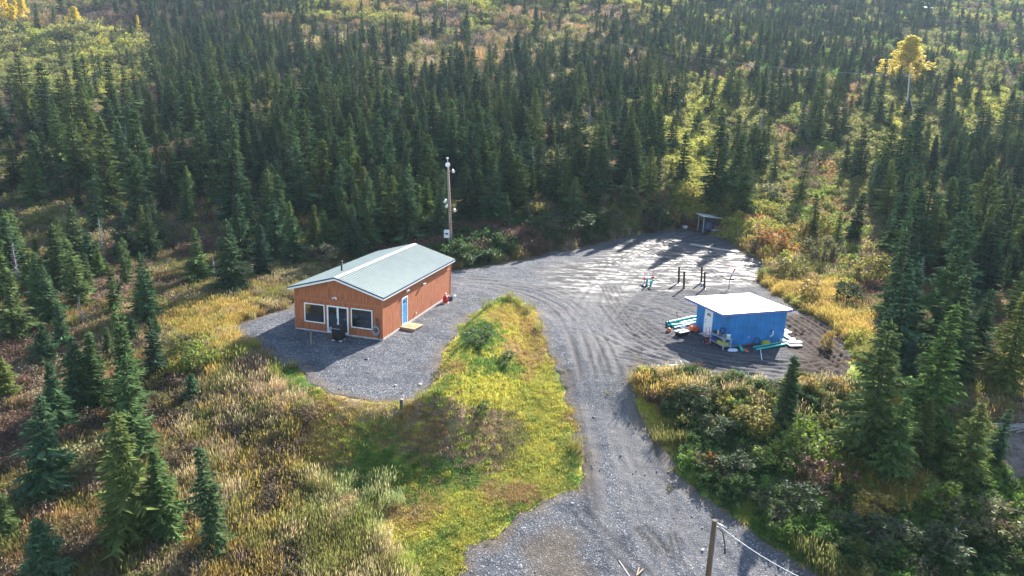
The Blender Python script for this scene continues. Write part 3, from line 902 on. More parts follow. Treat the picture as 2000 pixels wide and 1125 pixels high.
# landing
lx, ly, _ = hloc(.72, 3.65)
land = thing('landing', 'low raw-lumber landing at the blue side door', 'landing', (lx, ly, zg(lx, ly) + .02), HRZ - .12)
for i in range(7): MB().box(-.68, .68, -.70 + i * .20, -.515 + i * .20, .17, .21).build('plank', M_wood, land)
for k in (-.62, 0, .62): MB().box(k - .03, k + .03, -.70, .68, -.05, .168).build('bearer', M_wood, land)
MB().box(-.69, .69, -.735, -.703, .0, .20).build('rim_board', M_wood, land)
MB().box(-.45, .40, -.30, .35, .212, .225).build('door_mat', mat('tan_mat', (.36, .22, .09), .9, var=.2), land)
# red canister group
rx, ry, rz_ = at(870, 592)
can = thing('red_canister', 'red canister with a pale cap standing at the far end of the house wall', 'canister', (rx, ry, rz_))
MB().lathe([(.20, 0), (.25, .06), (.24, .5), (.15, .66), (.09, .70)], 12).build('body', M_red, can)
MB().lathe([(.10, .70), (.13, .74), (.12, .85), (.05, .95)], 10).build('cap', mat('pale_cap', (.75, .55, .42), .5), can)
MB().lathe([(.29, -.03), (.30, .06), (.26, .07)], 12).build('base_ring', mat('pale_orange_ring', (.7, .45, .3), .6), can)
rx, ry, rz_ = at(879, 586)
q = thing('leaf_blower', 'small dark engine tool with a white nozzle beside the red canister', 'tool', (rx, ry, rz_), .5)
MB().box(-.22, .22, -.18, .18, 0, .34).build('engine', M_dark, q, .05)
MB().tube([(.15, 0, .2), (.38, 0, .3), (.55, .05, .35)], [.07, .08, .09], 8).build('nozzle', M_white, q)
MB().tube([(-.15, 0, .34), (-.1, 0, .46), (.1, 0, .46), (.15, 0, .34)], .025, 6).build('handle', M_black, q)

# ------------------------------------------------------------------ stairs, pole, driftwood and crate behind the house
px0, py0, pz0 = at(882, 497)
pole = thing('light_pole', 'tall wood pole with white floodlights and a grey box behind the house', 'pole', (px0, py0, pz0), 0)
dpp = sqrt(px0 ** 2 + py0 ** 2 + (CAMH - pz0) ** 2)
# pole top from the photo (874, 318)
topray = pix_ray([874.5], [318])[0]; tt = py0 / topray[1]
PT = Vector((topray[0] * tt - px0, 0, CAMH + topray[2] * tt - pz0))
MB().tube([(0, 0, -.5), PT * .5, PT], [.17, .15, .12], 10).build('shaft', M_pole, pole)
def on_pole(py):
    r = pix_ray([880], [py])[0]; z = CAMH + r[2] * py0 / r[1] - pz0
    return PT * (z / PT.z), z
def lamp(pyv, dx, drop=.0):
    p, z = on_pole(pyv)
    l = MB().tube([p, p + Vector((dx * .7, -.25, .18))], .025, 6)
    l = l.build('lamp_arm', M_steel, pole)
    e = p + Vector((dx * .7, -.25, .18))
    MB().tube([e + Vector((0, .10, .14)), e + Vector((dx * .06, -.05, .03)), e + Vector((dx * .16, -.24, -.10))], [.06, .11, .17], 10).build('lamp_head', M_white, l)
lamp(336, .75); lamp(412, .75); lamp(395, -.55); lamp(404, -.35)
p, z = on_pole(322)
bb = MB().lathe([(.05, 0), (.27, .03), (.27, .06), (.05, .12)], 14, (p.x, p.y - .15, p.z)).build('dish', M_white, pole)
bb.data.transform(Matrix.Translation((p.x, p.y - .15, p.z)) @ Matrix.Rotation(radians(78), 4, 'X') @ Matrix.Translation((-p.x, -p.y + .15, -p.z)))
MB().tube([p + Vector((0, 0, 0)), p + Vector((-.05, 0, .75))], .04, 6).build('mast', M_steel, pole)
MB().lathe([(.07, .62), (.13, .66), (.13, .78), (.05, .82)], 10, (p.x - .06, p.y - .05, p.z)).build('sensor', M_white, pole)
p, z = on_pole(457)
eb = MB().box(p.x - .75, p.x - .12, p.y - .28, p.y + .18, p.z - .42, p.z + .45).build('meter_box', mat('grey_blue_box', (.55, .60, .64), .5), pole, .02)
MB().box(p.x - .60, p.x - .28, p.y - .30, p.y - .281, p.z - .05, p.z + .15).build('panel', M_dark, eb)
MB().tube([p + Vector((-.3, -.1, -.42)), p + Vector((-.1, -.1, -.9)), Vector((-.05, -.12, .2))], .04, 6).build('conduit', M_steel, pole)
# stairs up the cut bank
ax, ay, az = at(905, 521)
bx_, by_, bz_ = at(880, 501)
stair = thing('stairs', 'brown wooden stairs with one handrail climbing the bank behind the house', 'stairs', (ax, ay, az), radians(38))
ns = 6
for i in range(ns):
    MB().box(-.75, .75, i * .34, i * .34 + .36, .16 + i * .24, .21 + i * .24).build('tread', M_brownw, stair)
for k in (-.72, .72):
    MB().bar((k, -.05, .02), (k, ns * .34, ns * .24), .06, .24).build('stringer', M_brownw, stair)
MB().bar((.78, -.05, 1.05), (.78, ns * .34, ns * .24 + 1.05), .06, .09).build('handrail', M_oldw, stair)
for i in (0, 3, 6): MB().bar((.78, i * .34, i * .24 - .1), (.78, i * .34, i * .24 + 1.05), .09, .09).build('rail_post', M_brownw, stair)
# driftwood
ax, ay, az = at(917, 516)
rb = MB()
rr = random.Random(3)
for i in range(13):
    a = rr.uniform(0, 2 * pi); L = rr.uniform(.7, 1.7); c = Vector((rr.uniform(-.5, .5), rr.uniform(-.4, .4), .1))
    e = Vector((cos(a) * L, sin(a) * L * .6, rr.uniform(.1, 1.1)))
    rb.tube([c, c + e * .5 + Vector((0, 0, rr.uniform(0, .35))), c + e], [.10, .07, .025], 6)
single(rb, 'root_wad', M_bark, 'tangle of bleached grey roots beside the stairs at the gravel edge', 'roots', (ax, ay, az))
ax, ay, az = at(848, 466)
cr = thing('crate_frame', 'small open wooden frame in the dark brush left of the pole', 'crate', (ax, ay, az), .3)
for i in (-.5, .5):
    for j in (-.4, .4): MB().bar((i, j, -.1), (i, j, .75), .08).build('leg', M_oldw, cr)
for i in (-.5, .5): MB().bar((i, -.44, .75), (i, .44, .75), .08).build('rail', M_oldw, cr)
for j in (-.4, 0, .4): MB().bar((-.54, j, .82), (.54, j, .82), .14, .04).build('slat', M_oldw, cr)

# ------------------------------------------------------------------ blue shed
SX0, SY0, SAZ = 16.854, 51.688, radians(19.13)
SW_, SL_ = 5.13, 4.57
shed = thing('shed', 'small blue shed with a flat white roof and a white door in the muddy yard', 'shed', (SX0, SY0, 0), SAZ)
ZF, ZB = 2.52, 2.46
MB().box(-.02, SW_ + .02, -.02, SL_ + .02, -.4, .06).build('foundation', M_conc, shed)
w_ = MB()
DY0, DY1 = 2.32, 3.38
w_.box(0, SW_, 0, .12, .06, ZF); w_.box(0, SW_, SL_ - .12, SL_, .06, ZB); w_.box(SW_ - .12, SW_, .12, SL_ - .12, .06, ZB)
w_.box(0, .12, .12, DY0, .06, ZB); w_.box(0, .12, DY1, SL_ - .12, .06, ZB); w_.box(0, .12, DY0, DY1, 2.06, ZB)
w_.build('wall', M_shed, shed)
pb = MB()
boards(pb, 0, SW_, .05, lambda s: ZF - .01, [], lambda u, d, z: (u, -d, z), wd=.40, gap=.012, th=.022)
boards(pb, 0, SL_, .05, lambda s: ZB - .01, [(DY0 - .02, DY1 + .02, -1, 2.08)], lambda u, d, z: (-d, u, z), wd=.40, gap=.012, th=.022)
tag(pb.build('wall_panels', M_shed, shed), kind='stuff')
MB().box(-.028, .05, -.028, .05, .04, ZF - .01).build('corner_board', M_shed, shed)
# roof slab with overhangs
xa, xb, ya, yb = -.98, SW_ + .29, -.24, SL_ + .52
def slab(za_f, za_b, th, ins, nm, m, parent):
    mb = MB()
    x0, x1, y0, y1 = xa + ins, xb - ins, ya + ins, yb - ins
    vs = [(x0, y0, za_f), (x1, y0, za_f), (x1, y1, za_b), (x0, y1, za_b), (x0, y0, za_f + th), (x1, y0, za_f + th), (x1, y1, za_b + th), (x0, y1, za_b + th)]
    mb.add(vs, [(3,2,1,0),(4,5,6,7),(0,1,5,4),(1,2,6,5),(2,3,7,6),(3,0,4,7)])
    return mb.build(nm, m, parent)
rf = slab(ZF + .004, ZB + .004, .17, 0.02, 'roof', M_shedf, shed)
slab(ZF + .178, ZB + .178, .022, -.015, 'roof_membrane', M_membrane, rf)
# drip edge pieces on the front
for k in range(4):
    x0 = xa + (xb - xa) * k / 4; x1 = xa + (xb - xa) * (k + 1) / 4
    MB().box(x0 + .004, x1 - .004, ya - .012, ya + .018, ZF + .0, ZF + .17).build('fascia', M_shedf, rf)
dr = MB().box(-.03, .05, DY0 + .05, DY1 - .05, .10, 2.02).build('door', M_white, shed)
f = MB(); f.box(-.045, .06, DY0 - .02, DY0 + .05, .06, 2.07); f.box(-.045, .06, DY1 - .05, DY1 + .02, .06, 2.07); f.box(-.046, .06, DY0 + .05, DY1 - .05, 2.02, 2.08)
f.build('frame', M_white, dr)
g = MB(); c = (DY0 + DY1) / 2
for i in range(5):                                   # fan light of small panes
    a0, a1 = pi * i / 5 + .06, pi * (i + 1) / 5 - .06
    for r0, r1 in ((.10, .27),):
        vs = [(x, c + cos(a) * r, 1.60 + sin(a) * r) for x in (-.032, -.038) for a, r in ((a0, r0), (a0, r1), (a1, r1), (a1, r0))]
        g.add(vs, [(0,1,2,3),(7,6,5,4),(0,4,5,1),(1,5,6,2),(2,6,7,3),(3,7,4,0)])
g.build('window_lite', M_glass, dr)
MB().tube([(-.03, DY1 - .17, 1.02), (-.10, DY1 - .17, 1.02)], .035, 8).build('handle', M_dark, dr)
MB().tube([(-.03, DY1 - .17, 1.22), (-.06, DY1 - .17, 1.22)], .04, 8).build('deadbolt', M_dark, dr)
MB().box(-.5, -.05, DY0, DY1, -.05, .06).build('sill', M_conc, shed)
h = MB().tube([(3.84, -.02, 1.02), (3.84, -.12, 1.02)], .07, 8)
h.build('hydrant_base', M_dark, shed)
MB().tube([(3.86, -.10, 1.05), (3.93, -.16, .95), (3.90, -.16, .70), (3.78, -.15, .62), (3.68, -.14, .62)], .04, 6).build('water_pipe', M_white, shed)
MB().tube([(1.75, -.02, .64), (1.75, -.06, .64)], .09, 10).build('vent_cap', mat('blue_grey_cap', (.22, .32, .48), .5), shed)
SMX = Matrix.Translation((SX0, SY0, 0)) @ Matrix.Rotation(SAZ, 4, 'Z')
def sloc(x, y, lift=0.02):
    v = SMX @ Vector((x, y, 0)); return (v.x, v.y, zg(v.x, v.y) + lift)

# things standing round the shed
bench = thing('workbench', 'grey workbench crowded with jars and tools against the blue shed wall', 'workbench', sloc(-.62, .20), SAZ)
for x in (-.32, .32):
    for y in (-.85, .85): MB().box(x - .04, x + .04, y - .04, y + .04, -.1, .82).build('leg', mat('bench_grey_blue', (.26, .31, .36), .6, var=.2), bench)
for i in range(4): MB().box(-.40 + i * .2, -.205 + i * .2, -.98, .98, .822, .86).build('plank', mat('bench_grey_blue', (0, 0, 0)), bench)
MB().box(-.34, .34, -.88, .88, .24, .28).build('shelf', mat('bench_grey_blue', (0, 0, 0)), bench)
def bench_item(name, x, y, z, mb, m, label, cat):
    p = sloc(-.62 + x, .20 + y, .02)
    b0 = sloc(-.62, .20)
    return single(mb, name, m, label, cat, (p[0], p[1], b0[2] + z), SAZ)
bench_item('white_bucket', .15, -.72, .862, MB().lathe([(.13, 0), (.16, .26), (.17, .27), (.165, .29)], 12), M_white, 'white round bucket at the near end of the workbench top', 'bucket')
bench_item('paint_can', .05, -.35, .862, MB().lathe([(.09, 0), (.09, .19), (.095, .2), (.08, .21)], 12), M_steel, 'silver paint can in the middle of the workbench', 'can')
bench_item('brown_jug', -.2, -.12, .862, MB().lathe([(.10, 0), (.11, .2), (.05, .27), (.05, .32)], 10), mat('purple_brown', (.12, .06, .08), .5), 'dark brown jug at the front edge of the workbench', 'jug')
bench_item('spray_bottle', -.05, .35, .862, MB().lathe([(.06, 0), (.07, .15), (.03, .22), (.03, .27)], 10).box(-.08, .04, -.02, .02, .27, .31), mat('cream_plastic', (.6, .5, .4), .5), 'cream spray bottle standing among the workbench clutter', 'bottle')
bench_item('tool_box', -.1, .62, .862, MB().box(-.12, .12, -.2, .2, 0, .18).tube([(0, -.12, .18), (0, -.1, .25), (0, .1, .25), (0, .12, .18)], .015, 6), M_dark, 'small dark toolbox at the far end of the workbench', 'toolbox')
bench_item('wire_coil', .28, .25, .862, MB().tube([(.0 + .05 * sin(3 * a), cos(a) * (.26 + .03 * sin(5 * a)), .28 + sin(a) * .26) for a in [2 * pi * i * 3 / 50 for i in range(51)]], .035, 6), M_black, 'tangled black cable coil leaning behind the workbench clutter', 'cable')
bench_item('yellow_case', 0, -.3, .285, MB().box(-.22, .22, -.42, .42, 0, .16).box(-.24, .24, -.44, .44, .162, .20), M_yellow, 'yellow flat case on the lower shelf of the workbench', 'case')
bench_item('storage_tub', 0, .5, .285, MB().box(-.24, .24, -.3, .3, 0, .24).box(-.26, .26, -.32, .32, .242, .27), mat('dark_blue_tub', (.03, .06, .2), .5), 'dark blue tub on the lower shelf of the workbench', 'tub')
dol = thing('hand_truck', 'red hand truck standing at the far end of the workbench', 'hand truck', sloc(-1.22, 1.05), SAZ + .25)
f = MB()
for k in (-.2, .2): f.tube([(k, 0, .1), (k, .05, 1.15), (k * .8, .12, 1.3)], .022, 6)
for z in (.3, .6, .9): f.tube([(-.2, .02, z), (.2, .02, z)], .02, 6)
f.build('frame', M_red, dol)
MB().box(-.26, .26, -.26, .02, .03, .05).build('toe_plate', M_red, dol)
for k in (-.27, .27):
    wl = MB().tube([(k - .04, .1, .13), (k + .04, .1, .13)], .13, 12).build('wheel', M_black, dol)
    MB().tube([(k - .045, .1, .13), (k + .045, .1, .13)], .06, 8).build('rim', M_steel, wl)
gen = thing('generator', 'orange-red generator on the ground beside the white shed door', 'generator', sloc(-.72, 3.75), SAZ)
MB().box(-.22, .22, -.3, .3, .12, .48).build('engine', M_orange, gen, .04)
f = MB()
for x in (-.28, .28): f.tube([(x, -.36, .03), (x, -.36, .58), (x, .36, .58), (x, .36, .03), (x, -.36, .03)], .025, 6)
for y in (-.36, .36): f.tube([(-.28, y, .58), (.28, y, .58)], .025, 6)
f.build('frame', M_red, gen)
for k in (-.3, .3): MB().tube([(k - .03, -.3, .13), (k + .03, -.3, .13)], .13, 10).build('wheel', M_black, gen)
single(MB().tube([(0, 0, 0), (.45, -.12, 1.35)], .02, 6).add([(-.14, 0, 0), (.14, 0, 0), (.16, -.02, .32), (-.10, -.02, .32)], [(0,1,2,3)]), 'shovel', M_navy, 'dark shovel leaning on the blue wall left of the white door', 'shovel', sloc(-.55, 3.85, .03), SAZ)
tote = thing('storage_tote', 'black tote with pale packages on its lid out in front of the shed door', 'tote', sloc(-2.25, 3.05), SAZ + .28)
MB().prism([(-.42,0),(.42,0),(.50,.40),(-.50,.40)], -.30, .30, lambda u, v, t: (u, t, v)).build('bin', M_black, tote, .02)
MB().box(-.53, .53, -.34, .34, .402, .45).build('lid', mat('pale_pink_lid', (.62, .55, .54), .5), tote)
bt = sloc(-2.25, 3.05)
for dx, dy, sx_, lab in ((-.28, .05, .16, 'white wrapped package on the near left of the black tote lid'), (.12, -.02, .14, 'small white package on the right of the black tote lid')):
    v = Matrix.Rotation(SAZ + .28, 4, 'Z') @ Vector((dx, dy, 0))
    single(MB().box(-sx_, sx_, -.12, .12, 0, .09), 'package', M_white, lab, 'package', (bt[0] + v.x, bt[1] + v.y, bt[2] + .452), SAZ + .5, bevel=.02)
jug = thing('sprayer_jug', 'white and violet sprayer jug standing behind the black tote', 'sprayer', sloc(-1.75, 3.75), SAZ)
MB().lathe([(.16, 0), (.18, .3), (.17, .55), (.08, .66)], 12).build('tank', mat('white_violet_plastic', (.55, .55, .72), .5), jug)
MB().lathe([(.06, .66), (.07, .78), (.03, .84)], 8).tube([(.03, 0, .8), (.2, 0, .86)], .02, 6).build('pump', M_white, jug)
single(MB().tube([(0, 0, 0), (-.3, .1, 1.0), (-.45, .12, 1.55)], .025, 6).bar((-.6, .12, 1.55), (-.3, .12, 1.55), .04), 'rake', M_dark, 'thin dark long-handled tool standing among the teal pipes', 'garden tool', sloc(-1.45, 4.55), SAZ)
ob = sloc(-2.75, 4.2)
single(MB().lathe([(.16, 0), (.2, .1), (.17, .28), (.06, .36)], 10), 'orange_jug', M_orange, 'orange jug at the near ends of the teal pipes', 'jug', ob)
# teal pipes left of the shed
pl = [((1302,634),(1362,621),.13,0,'topmost long teal pipe left of the shed'), ((1303,639),(1364,627),.13,0,'second teal pipe from the back left of the shed'), ((1311,639),(1362,633),.13,0,'third teal pipe in the row left of the shed'),
      ((1317,643),(1350,635),.10,0,'nearest short teal pipe in the row left of the shed'), ((1306,637),(1355,626),.12,.22,'teal pipe lying on top of the row left of the shed')]
for (a, b_, r, lift, lab) in pl:
    A = Vector(at(*a)); B = Vector(at(*b_)); A.z += r + lift; B.z += r + lift
    mid = (A + B) / 2
    o = thing('sewer_pipe', lab, 'pipe', mid, 0, 'teal pipes by the shed')
    ring = MB(); d_ = (B - A) / 2
    nseg = 12
    ring.tube([-d_, d_], r, nseg, cap=False); ring.tube([-d_, d_], r * .86, nseg, cap=False)
    ring.build('pipe', M_teal, o)
    dn = d_.normalized()
    MB().tube([-d_ - dn * .02, -d_ + dn * .28], r * 1.14, nseg, cap=False).build('socket', M_teal, o)
def lay(name, a, b_, w_, h_, m, label, cat, lift=.02, group=None):
    A = Vector(at(*a)); B = Vector(at(*b_)); A.z += h_ / 2 + lift; B.z += h_ / 2 + lift
    mid = (A + B) / 2
    return single(MB().bar(A - mid, B - mid, w_, h_), name, m, label, cat, mid, 0, group, bevel=.004)
def pipe_lay(a, b_, r, m, label, cat='pipe', lift=.02, elbow=None):
    A = Vector(at(*a)); B = Vector(at(*b_)); A.z += r + lift; B.z += r + lift
    mid = (A + B) / 2
    o = thing('drain_pipe', label, cat, mid, 0)
    MB().tube([A - mid, B - mid], r, 10).build('pipe', m, o)
    d_ = (B - A).normalized()
    MB().tube([A - mid - d_ * .02, A - mid + d_ * .2], r * 1.18, 10).build('socket', m, o)
    if elbow:
        E_ = Vector(elbow); MB().tube([B - mid - d_ * .1, B - mid + d_ * .12, B - mid + d_ * .1 + E_], r * 1.15, 10).build('elbow', m, o)
    return o
pipe_lay((1478, 684.5), (1538, 674), .085, M_teal, 'long pale teal pipe lying in front of the shed')
pipe_lay((1472, 680), (1522, 671.5), .07, M_teal, 'thinner teal pipe lying along the foot of the front shed wall')
pipe_lay((1444, 678), (1449.5, 687), .11, M_teal, 'short thick teal pipe stub near the front shed corner')
pipe_lay((1281, 723), (1331, 721.5), .06, M_teal, 'thin teal pipe with a branch at the brush edge below the yard', lift=.25, elbow=(-.25, .1, .25))
lay('orange_board', (1453, 683), (1460, 688), .30, .04, M_orange, 'orange board beside the short teal pipe stub', 'board')
lay('red_beam', (1448, 677), (1474, 672), .14, .09, mat('red_brown_beam', (.27, .09, .06), .7), 'red-brown beam lying against the foot of the front shed wall', 'beam')
v = sloc(3.15, -.42)
single(MB().box(-.26, .26, -.16, .16, 0, .30).box(-.28, .28, -.18, .18, .301, .33), 'yellow_box', M_yellow, 'yellow box at the foot of the front shed wall', 'box', v, SAZ + .1, bevel=.01)
v = sloc(2.35, -.30)
single(MB().tube([(cos(a) * .30, .02 * sin(4 * a), .30 + sin(a) * .30) for a in [2 * pi * i * 3 / 60 for i in range(61)]], .035, 6), 'hose_coil', M_dark, 'dark hose coil leaning on the foot of the front shed wall', 'hose', v, SAZ)
v = sloc(-.35, -1.05)
sack = MB().lathe([(.30, 0), (.36, .07), (.30, .15), (.1, .19)], 12)
o = single(sack, 'plastic_sack', M_bag, 'pale blue plastic sack slumped by the near workbench leg', 'sack', v, .4); o.scale = (1.25, .8, 1)
pipe_lay((1485, 684), (1488, 704), .03, M_white, 'thin white rod standing out toward the camera from the teal pipe', 'rod')
# white foam boards at the right end of the shed
fl = [((1529,652.5),(1537,652),.35,.07,.30,'topmost small white foam board behind the shed end'), ((1529,657),(1544,654),.30,.07,.22,'second white foam board tilted behind the shed end'),
      ((1532,659),(1540,665),.34,.07,.18,'white foam board lying crosswise at the shed end'), ((1540,666),(1552,667),.42,.10,.14,'white foam block in the middle of the pile'),
      ((1539,673),(1564,672.5),.42,.10,.16,'nearest long white foam board on the dark crate'), ((1526,668),(1532,672),.30,.30,.0,'white foam cube against the corner of the shed')]
for a, b_, w_, h_, lf, lab in fl:
    lay('foam_board', a, b_, w_, h_, M_foam, lab, 'foam board', lf, 'white foam boards at the shed end')
lay('dark_crate', (1540, 677.5), (1564, 677), .5, .16, M_tarp, 'dark crate under the nearest white foam board', 'crate', 0)

# ------------------------------------------------------------------ yard: piles, stakes, planks, shelter
piles = [((1326,553),(1326.5,522),'back left rusty steel pile in the yard'), ((1336,565),(1336.5,530),'front left rusty steel pile in the yard'), ((1370,553),(1371,522),'back right rusty steel pile in the yard'), ((1376,565),(1376.5,532),'front right rusty steel pile in the yard')]
for (a, t_, lab) in piles:
    x, y, z = at(*a); r = pix_ray([t_[0]], [t_[1]])[0]; k = y / r[1]; h = CAMH + r[2] * k - z
    o = thing('steel_pile', lab, 'pile', (x, y, z), 0, 'four steel piles behind the shed')
    MB().tube([(0, 0, -.4), (r[0] * k - x, 0, h)], .105, 12, cap=False).tube([(r[0] * k - x, 0, h - .3), (r[0] * k - x, 0, h)], .085, 12, cap=False).build('pipe', M_rust, o)
    MB().lathe([(.15, -.1), (.16, .03), (.12, .05)], 12).build('collar', M_dark, o)
for (p_, t_, lab) in (((1258,555),(1257,532),'left red-flagged marker stake beside the teal fittings'), ((1274,553),(1274,529),'right red-flagged marker stake beside the teal fittings')):
    x, y, z = at(*p_); r = pix_ray([t_[0]], [t_[1]])[0]; k = y / r[1]; h = CAMH + r[2] * k - z
    o = thing('marker_stake', lab, 'stake', (x, y, z), .4, 'red marker stakes')
    MB().bar((0, 0, -.2), (0, 0, h), .07, .05).build('stake', M_pinkred, o)
    MB().box(-.22, .22, -.02, .02, h * .38, h * .52).build('crosspiece', M_pinkred, o)
    MB().box(-.08, .08, -.045, .045, h * .66, h * .76).build('white_tape', M_white, o)
x, y, z = at(1267, 560)
tf = thing('pipe_fittings', 'pair of teal pipe fittings sticking out of the gravel by the red stakes', 'pipe fittings', (x, y, z), .2)
MB().tube([(-.25, 0, -.2), (-.25, 0, .7), (-.15, -.15, .85)], .11, 10).build('riser', M_teal, tf)
MB().tube([(.15, -.1, -.2), (.15, -.1, .55), (.5, -.2, .75)], .11, 10).build('elbow', M_teal, tf)
MB().tube([(-.8, -.1, .1), (-.4, -.1, .1)], .12, 8).build('coupling', M_navy, tf)
x, y, z = at(1423, 566); 
o = thing('warning_stake', 'leaning red warning stake with a black base plate at the right of the piles', 'stake', (x, y, z), 0)
MB().bar((0, 0, -.2), (0, 0, 1.2), .05).build('post', M_dark, o)
MB().box(-.42, .42, -.08, .08, 1.05, 1.22).build('base_plate', M_navy, o)
MB().bar((.05, 0, 1.22), (.45, .1, 2.2), .18, .05).build('panel', M_pinkred, o)
MB().box(-.05, .40, -.05, -.02, 1.62, 1.80).build('tape', M_white, o)
x, y, z = at(1371, 559)
single(MB().lathe([(.13, 0), (.15, .3), (.16, .32)], 10), 'pale_bucket', mat('pale_blue_bucket', (.5, .65, .7), .5), 'pale blue bucket at the foot of the right-hand steel piles', 'bucket', (x, y, z + .02))
lay('long_plank', (1349, 478), (1410, 489), .9, .09, M_oldw, 'long pale plank lying on the wet gravel at the back of the yard', 'plank', .03)
lay('short_plank', (1409, 489), (1443, 495), .8, .14, M_oldw, 'pale plank at the grass edge beside the long plank', 'plank', .05)
lay('fallen_sign', (1462, 484), (1498, 489), .9, .05, M_foam, 'white board lying in the golden grass right of the planks', 'board', .35)
# shelter
x, y, z = at(1390, 449)
sh = thing('lean_to', 'open lean-to with thin posts and pale roof sheet at the far yard end', 'shelter', (x, y, z), radians(10))
for X0, Y0, h in ((-1.75, -.8, 2.1), (1.05, -.8, 1.75), (-1.65, 1.2, 2.15), (1.6, 1.2, 1.75), (1.75, -.7, 1.72)):
    MB().bar((X0, Y0, -.3), (X0, Y0, h), .11).build('post', M_oldw, sh)
MB().add([(-2.1, -1.1, 2.12), (2.4, -1.1, 1.68), (2.4, 1.5, 1.78), (-2.1, 1.5, 2.22), (-2.1, -1.1, 2.17), (2.4, -1.1, 1.73), (2.4, 1.5, 1.83), (-2.1, 1.5, 2.27)], [(3,2,1,0),(4,5,6,7),(0,1,5,4),(1,2,6,5),(2,3,7,6),(3,0,4,7)]).build('roof', mat('pale_roof_sheet', (.55, .55, .52), .5), sh)
MB().box(1.08, 1.72, -.86, -.80, .2, 1.25).build('panel', mat('pale_grey_panel', (.40, .40, .42), .6), sh)
def lean_item(name, lx_, ly_, mb, m, lab, cat):
    v = Matrix.Rotation(radians(10), 4, 'Z') @ Vector((lx_, ly_, 0))
    return single(mb, name, m, lab, cat, (x + v.x, y + v.y, z), radians(10))
lean_item('tarp_heap', -.85, -.2, MB().lathe([(.95, -.1), (1.0, .5), (.8, 1.1), (.3, 1.5)], 9), M_tarp, 'dark blue tarp-covered heap under the lean-to on the left', 'heap')
lean_item('snow_machine', .45, .0, MB().prism([(-.9,.1),(.9,.1),(.95,.55),(.5,.85),(.25,1.25),(-.05,1.3),(-.2,.9),(-.9,.9)], -.45, .45, lambda u, v, t: (u, t, v)), mat('dark_blue_body', (.04, .05, .12), .4), 'dark machine parked under the right half of the lean-to', 'machine')
x2, y2, z2 = at(1397, 457)
tb = thing('side_table', 'small pale table standing in front of the lean-to', 'table', (x2, y2, z2), .2)
MB().box(-.6, .6, -.35, .35, .55, .60).build('tabletop', mat('pale_green_top', (.45, .5, .46), .5), tb)
for i in (-.5, .5):
    for j in (-.28, .28): MB().bar((i, j, -.1), (i * .8, j, .55), .06).build('leg', M_oldw, tb)
# upturned sled left of the shelter
A = Vector(at(1335, 446)); B = Vector(at(1344, 431)); ddir = (B - A); L = min(ddir.length, 4.2); ang = atan2(ddir.y, ddir.x)
sl = thing('white_sled', 'white upturned sled lying in dry grass left of the lean-to', 'sled', A, ang)
MB().prism([(-.55,0),(.55,0),(.50,.30),(.28,.46),(-.28,.46),(-.50,.30)], 0, L * .45, lambda u, v, t: (t, u, v)).build('hull', mat('white_sled_plastic', (.62, .62, .66), .4), sl, .03)
MB().prism([(-.5,0),(.5,0),(.44,.25),(.24,.36),(-.24,.36),(-.44,.25)], L * .455, L, lambda u, v, t: (t, u, v)).build('tub', mat('grey_sled_plastic', (.40, .38, .40), .5), sl, .03)
# post at the pad edge
x, y, z = at(784, 797)
o = thing('short_post', 'short dark post with a thin white pipe at the edge of the gravel pad', 'post', (x, y, z), 0)
MB().tube([(0, 0, -.3), (0, 0, .52)], .10, 10).build('post', mat('dark_post_wood', (.07, .055, .06), .8, var=.4), o)
MB().lathe([(.11, .52), (.12, .54), (.02, .56)], 10).build('cap', M_oldw, o)
MB().tube([(.12, 0, .1), (.13, 0, .8)], .022, 6).build('pipe', M_white, o)
for pxy, lab, s, m in (((716,703),'dark stone on the sunny gravel before the house corner',.10,M_dark),((772,754),'small pale stone near the pad edge, left of the white scrap',.07,M_stone),((1118,985),'pale stone on the left edge of the driveway',.08,M_stone),((1160,817),'dark clod in the middle of the driveway',.11,M_dark),((820,752),'white scrap at the right edge of the gravel pad',.09,M_white),((1372,1076),'white pebble on the driveway next to the pole',.06,M_white)):
    x, y, z = at(*pxy)
    st = MB(); bmx = bmesh.new(); bmesh.ops.create_icosphere(bmx, subdivisions=2, radius=s)
    rr = random.Random(int(pxy[0]))
    for v_ in bmx.verts: v_.co = Vector((v_.co.x * 1.3, v_.co.y, v_.co.z * .7)) * rr.uniform(.85, 1.15)
    st.add([v_.co[:] for v_ in bmx.verts], [[q.index for q in f_.verts] for f_ in bmx.faces]); bmx.free()
    single(st, 'stone', m, lab, 'stone', (x, y, z + .06))
lay('scrap_board', (1209, 1097), (1232, 1132), .07, .05, M_oldw, 'grey stick lying on the driveway at the bottom edge', 'stick')
lay('pale_lath', (1243, 1128), (1248, 1112), .05, .03, M_wood, 'left pale lath of the pair at the bottom edge of the driveway', 'lath', .08)
lay('pale_lath', (1244, 1128), (1256, 1116), .05, .03, M_wood, 'right pale lath of the pair at the bottom edge of the driveway', 'lath', .12)
x, y, z = at(289, 1020)
o = single(MB().tube([(-.25, 0, .5), (0, .05, .62), (.2, 0, .5), (.35, .1, .55)], [.03, .07, .06, .02], 6).tube([(0, .05, .6), (-.05, .2, .75)], .03, 6).tube([(.1, 0, .55), (.05, -.2, .45)], .03, 6), 'bleached_snag', M_white, 'small bleached white branch caught in the brush between two left foreground spruces', 'branch', (x, y, z))

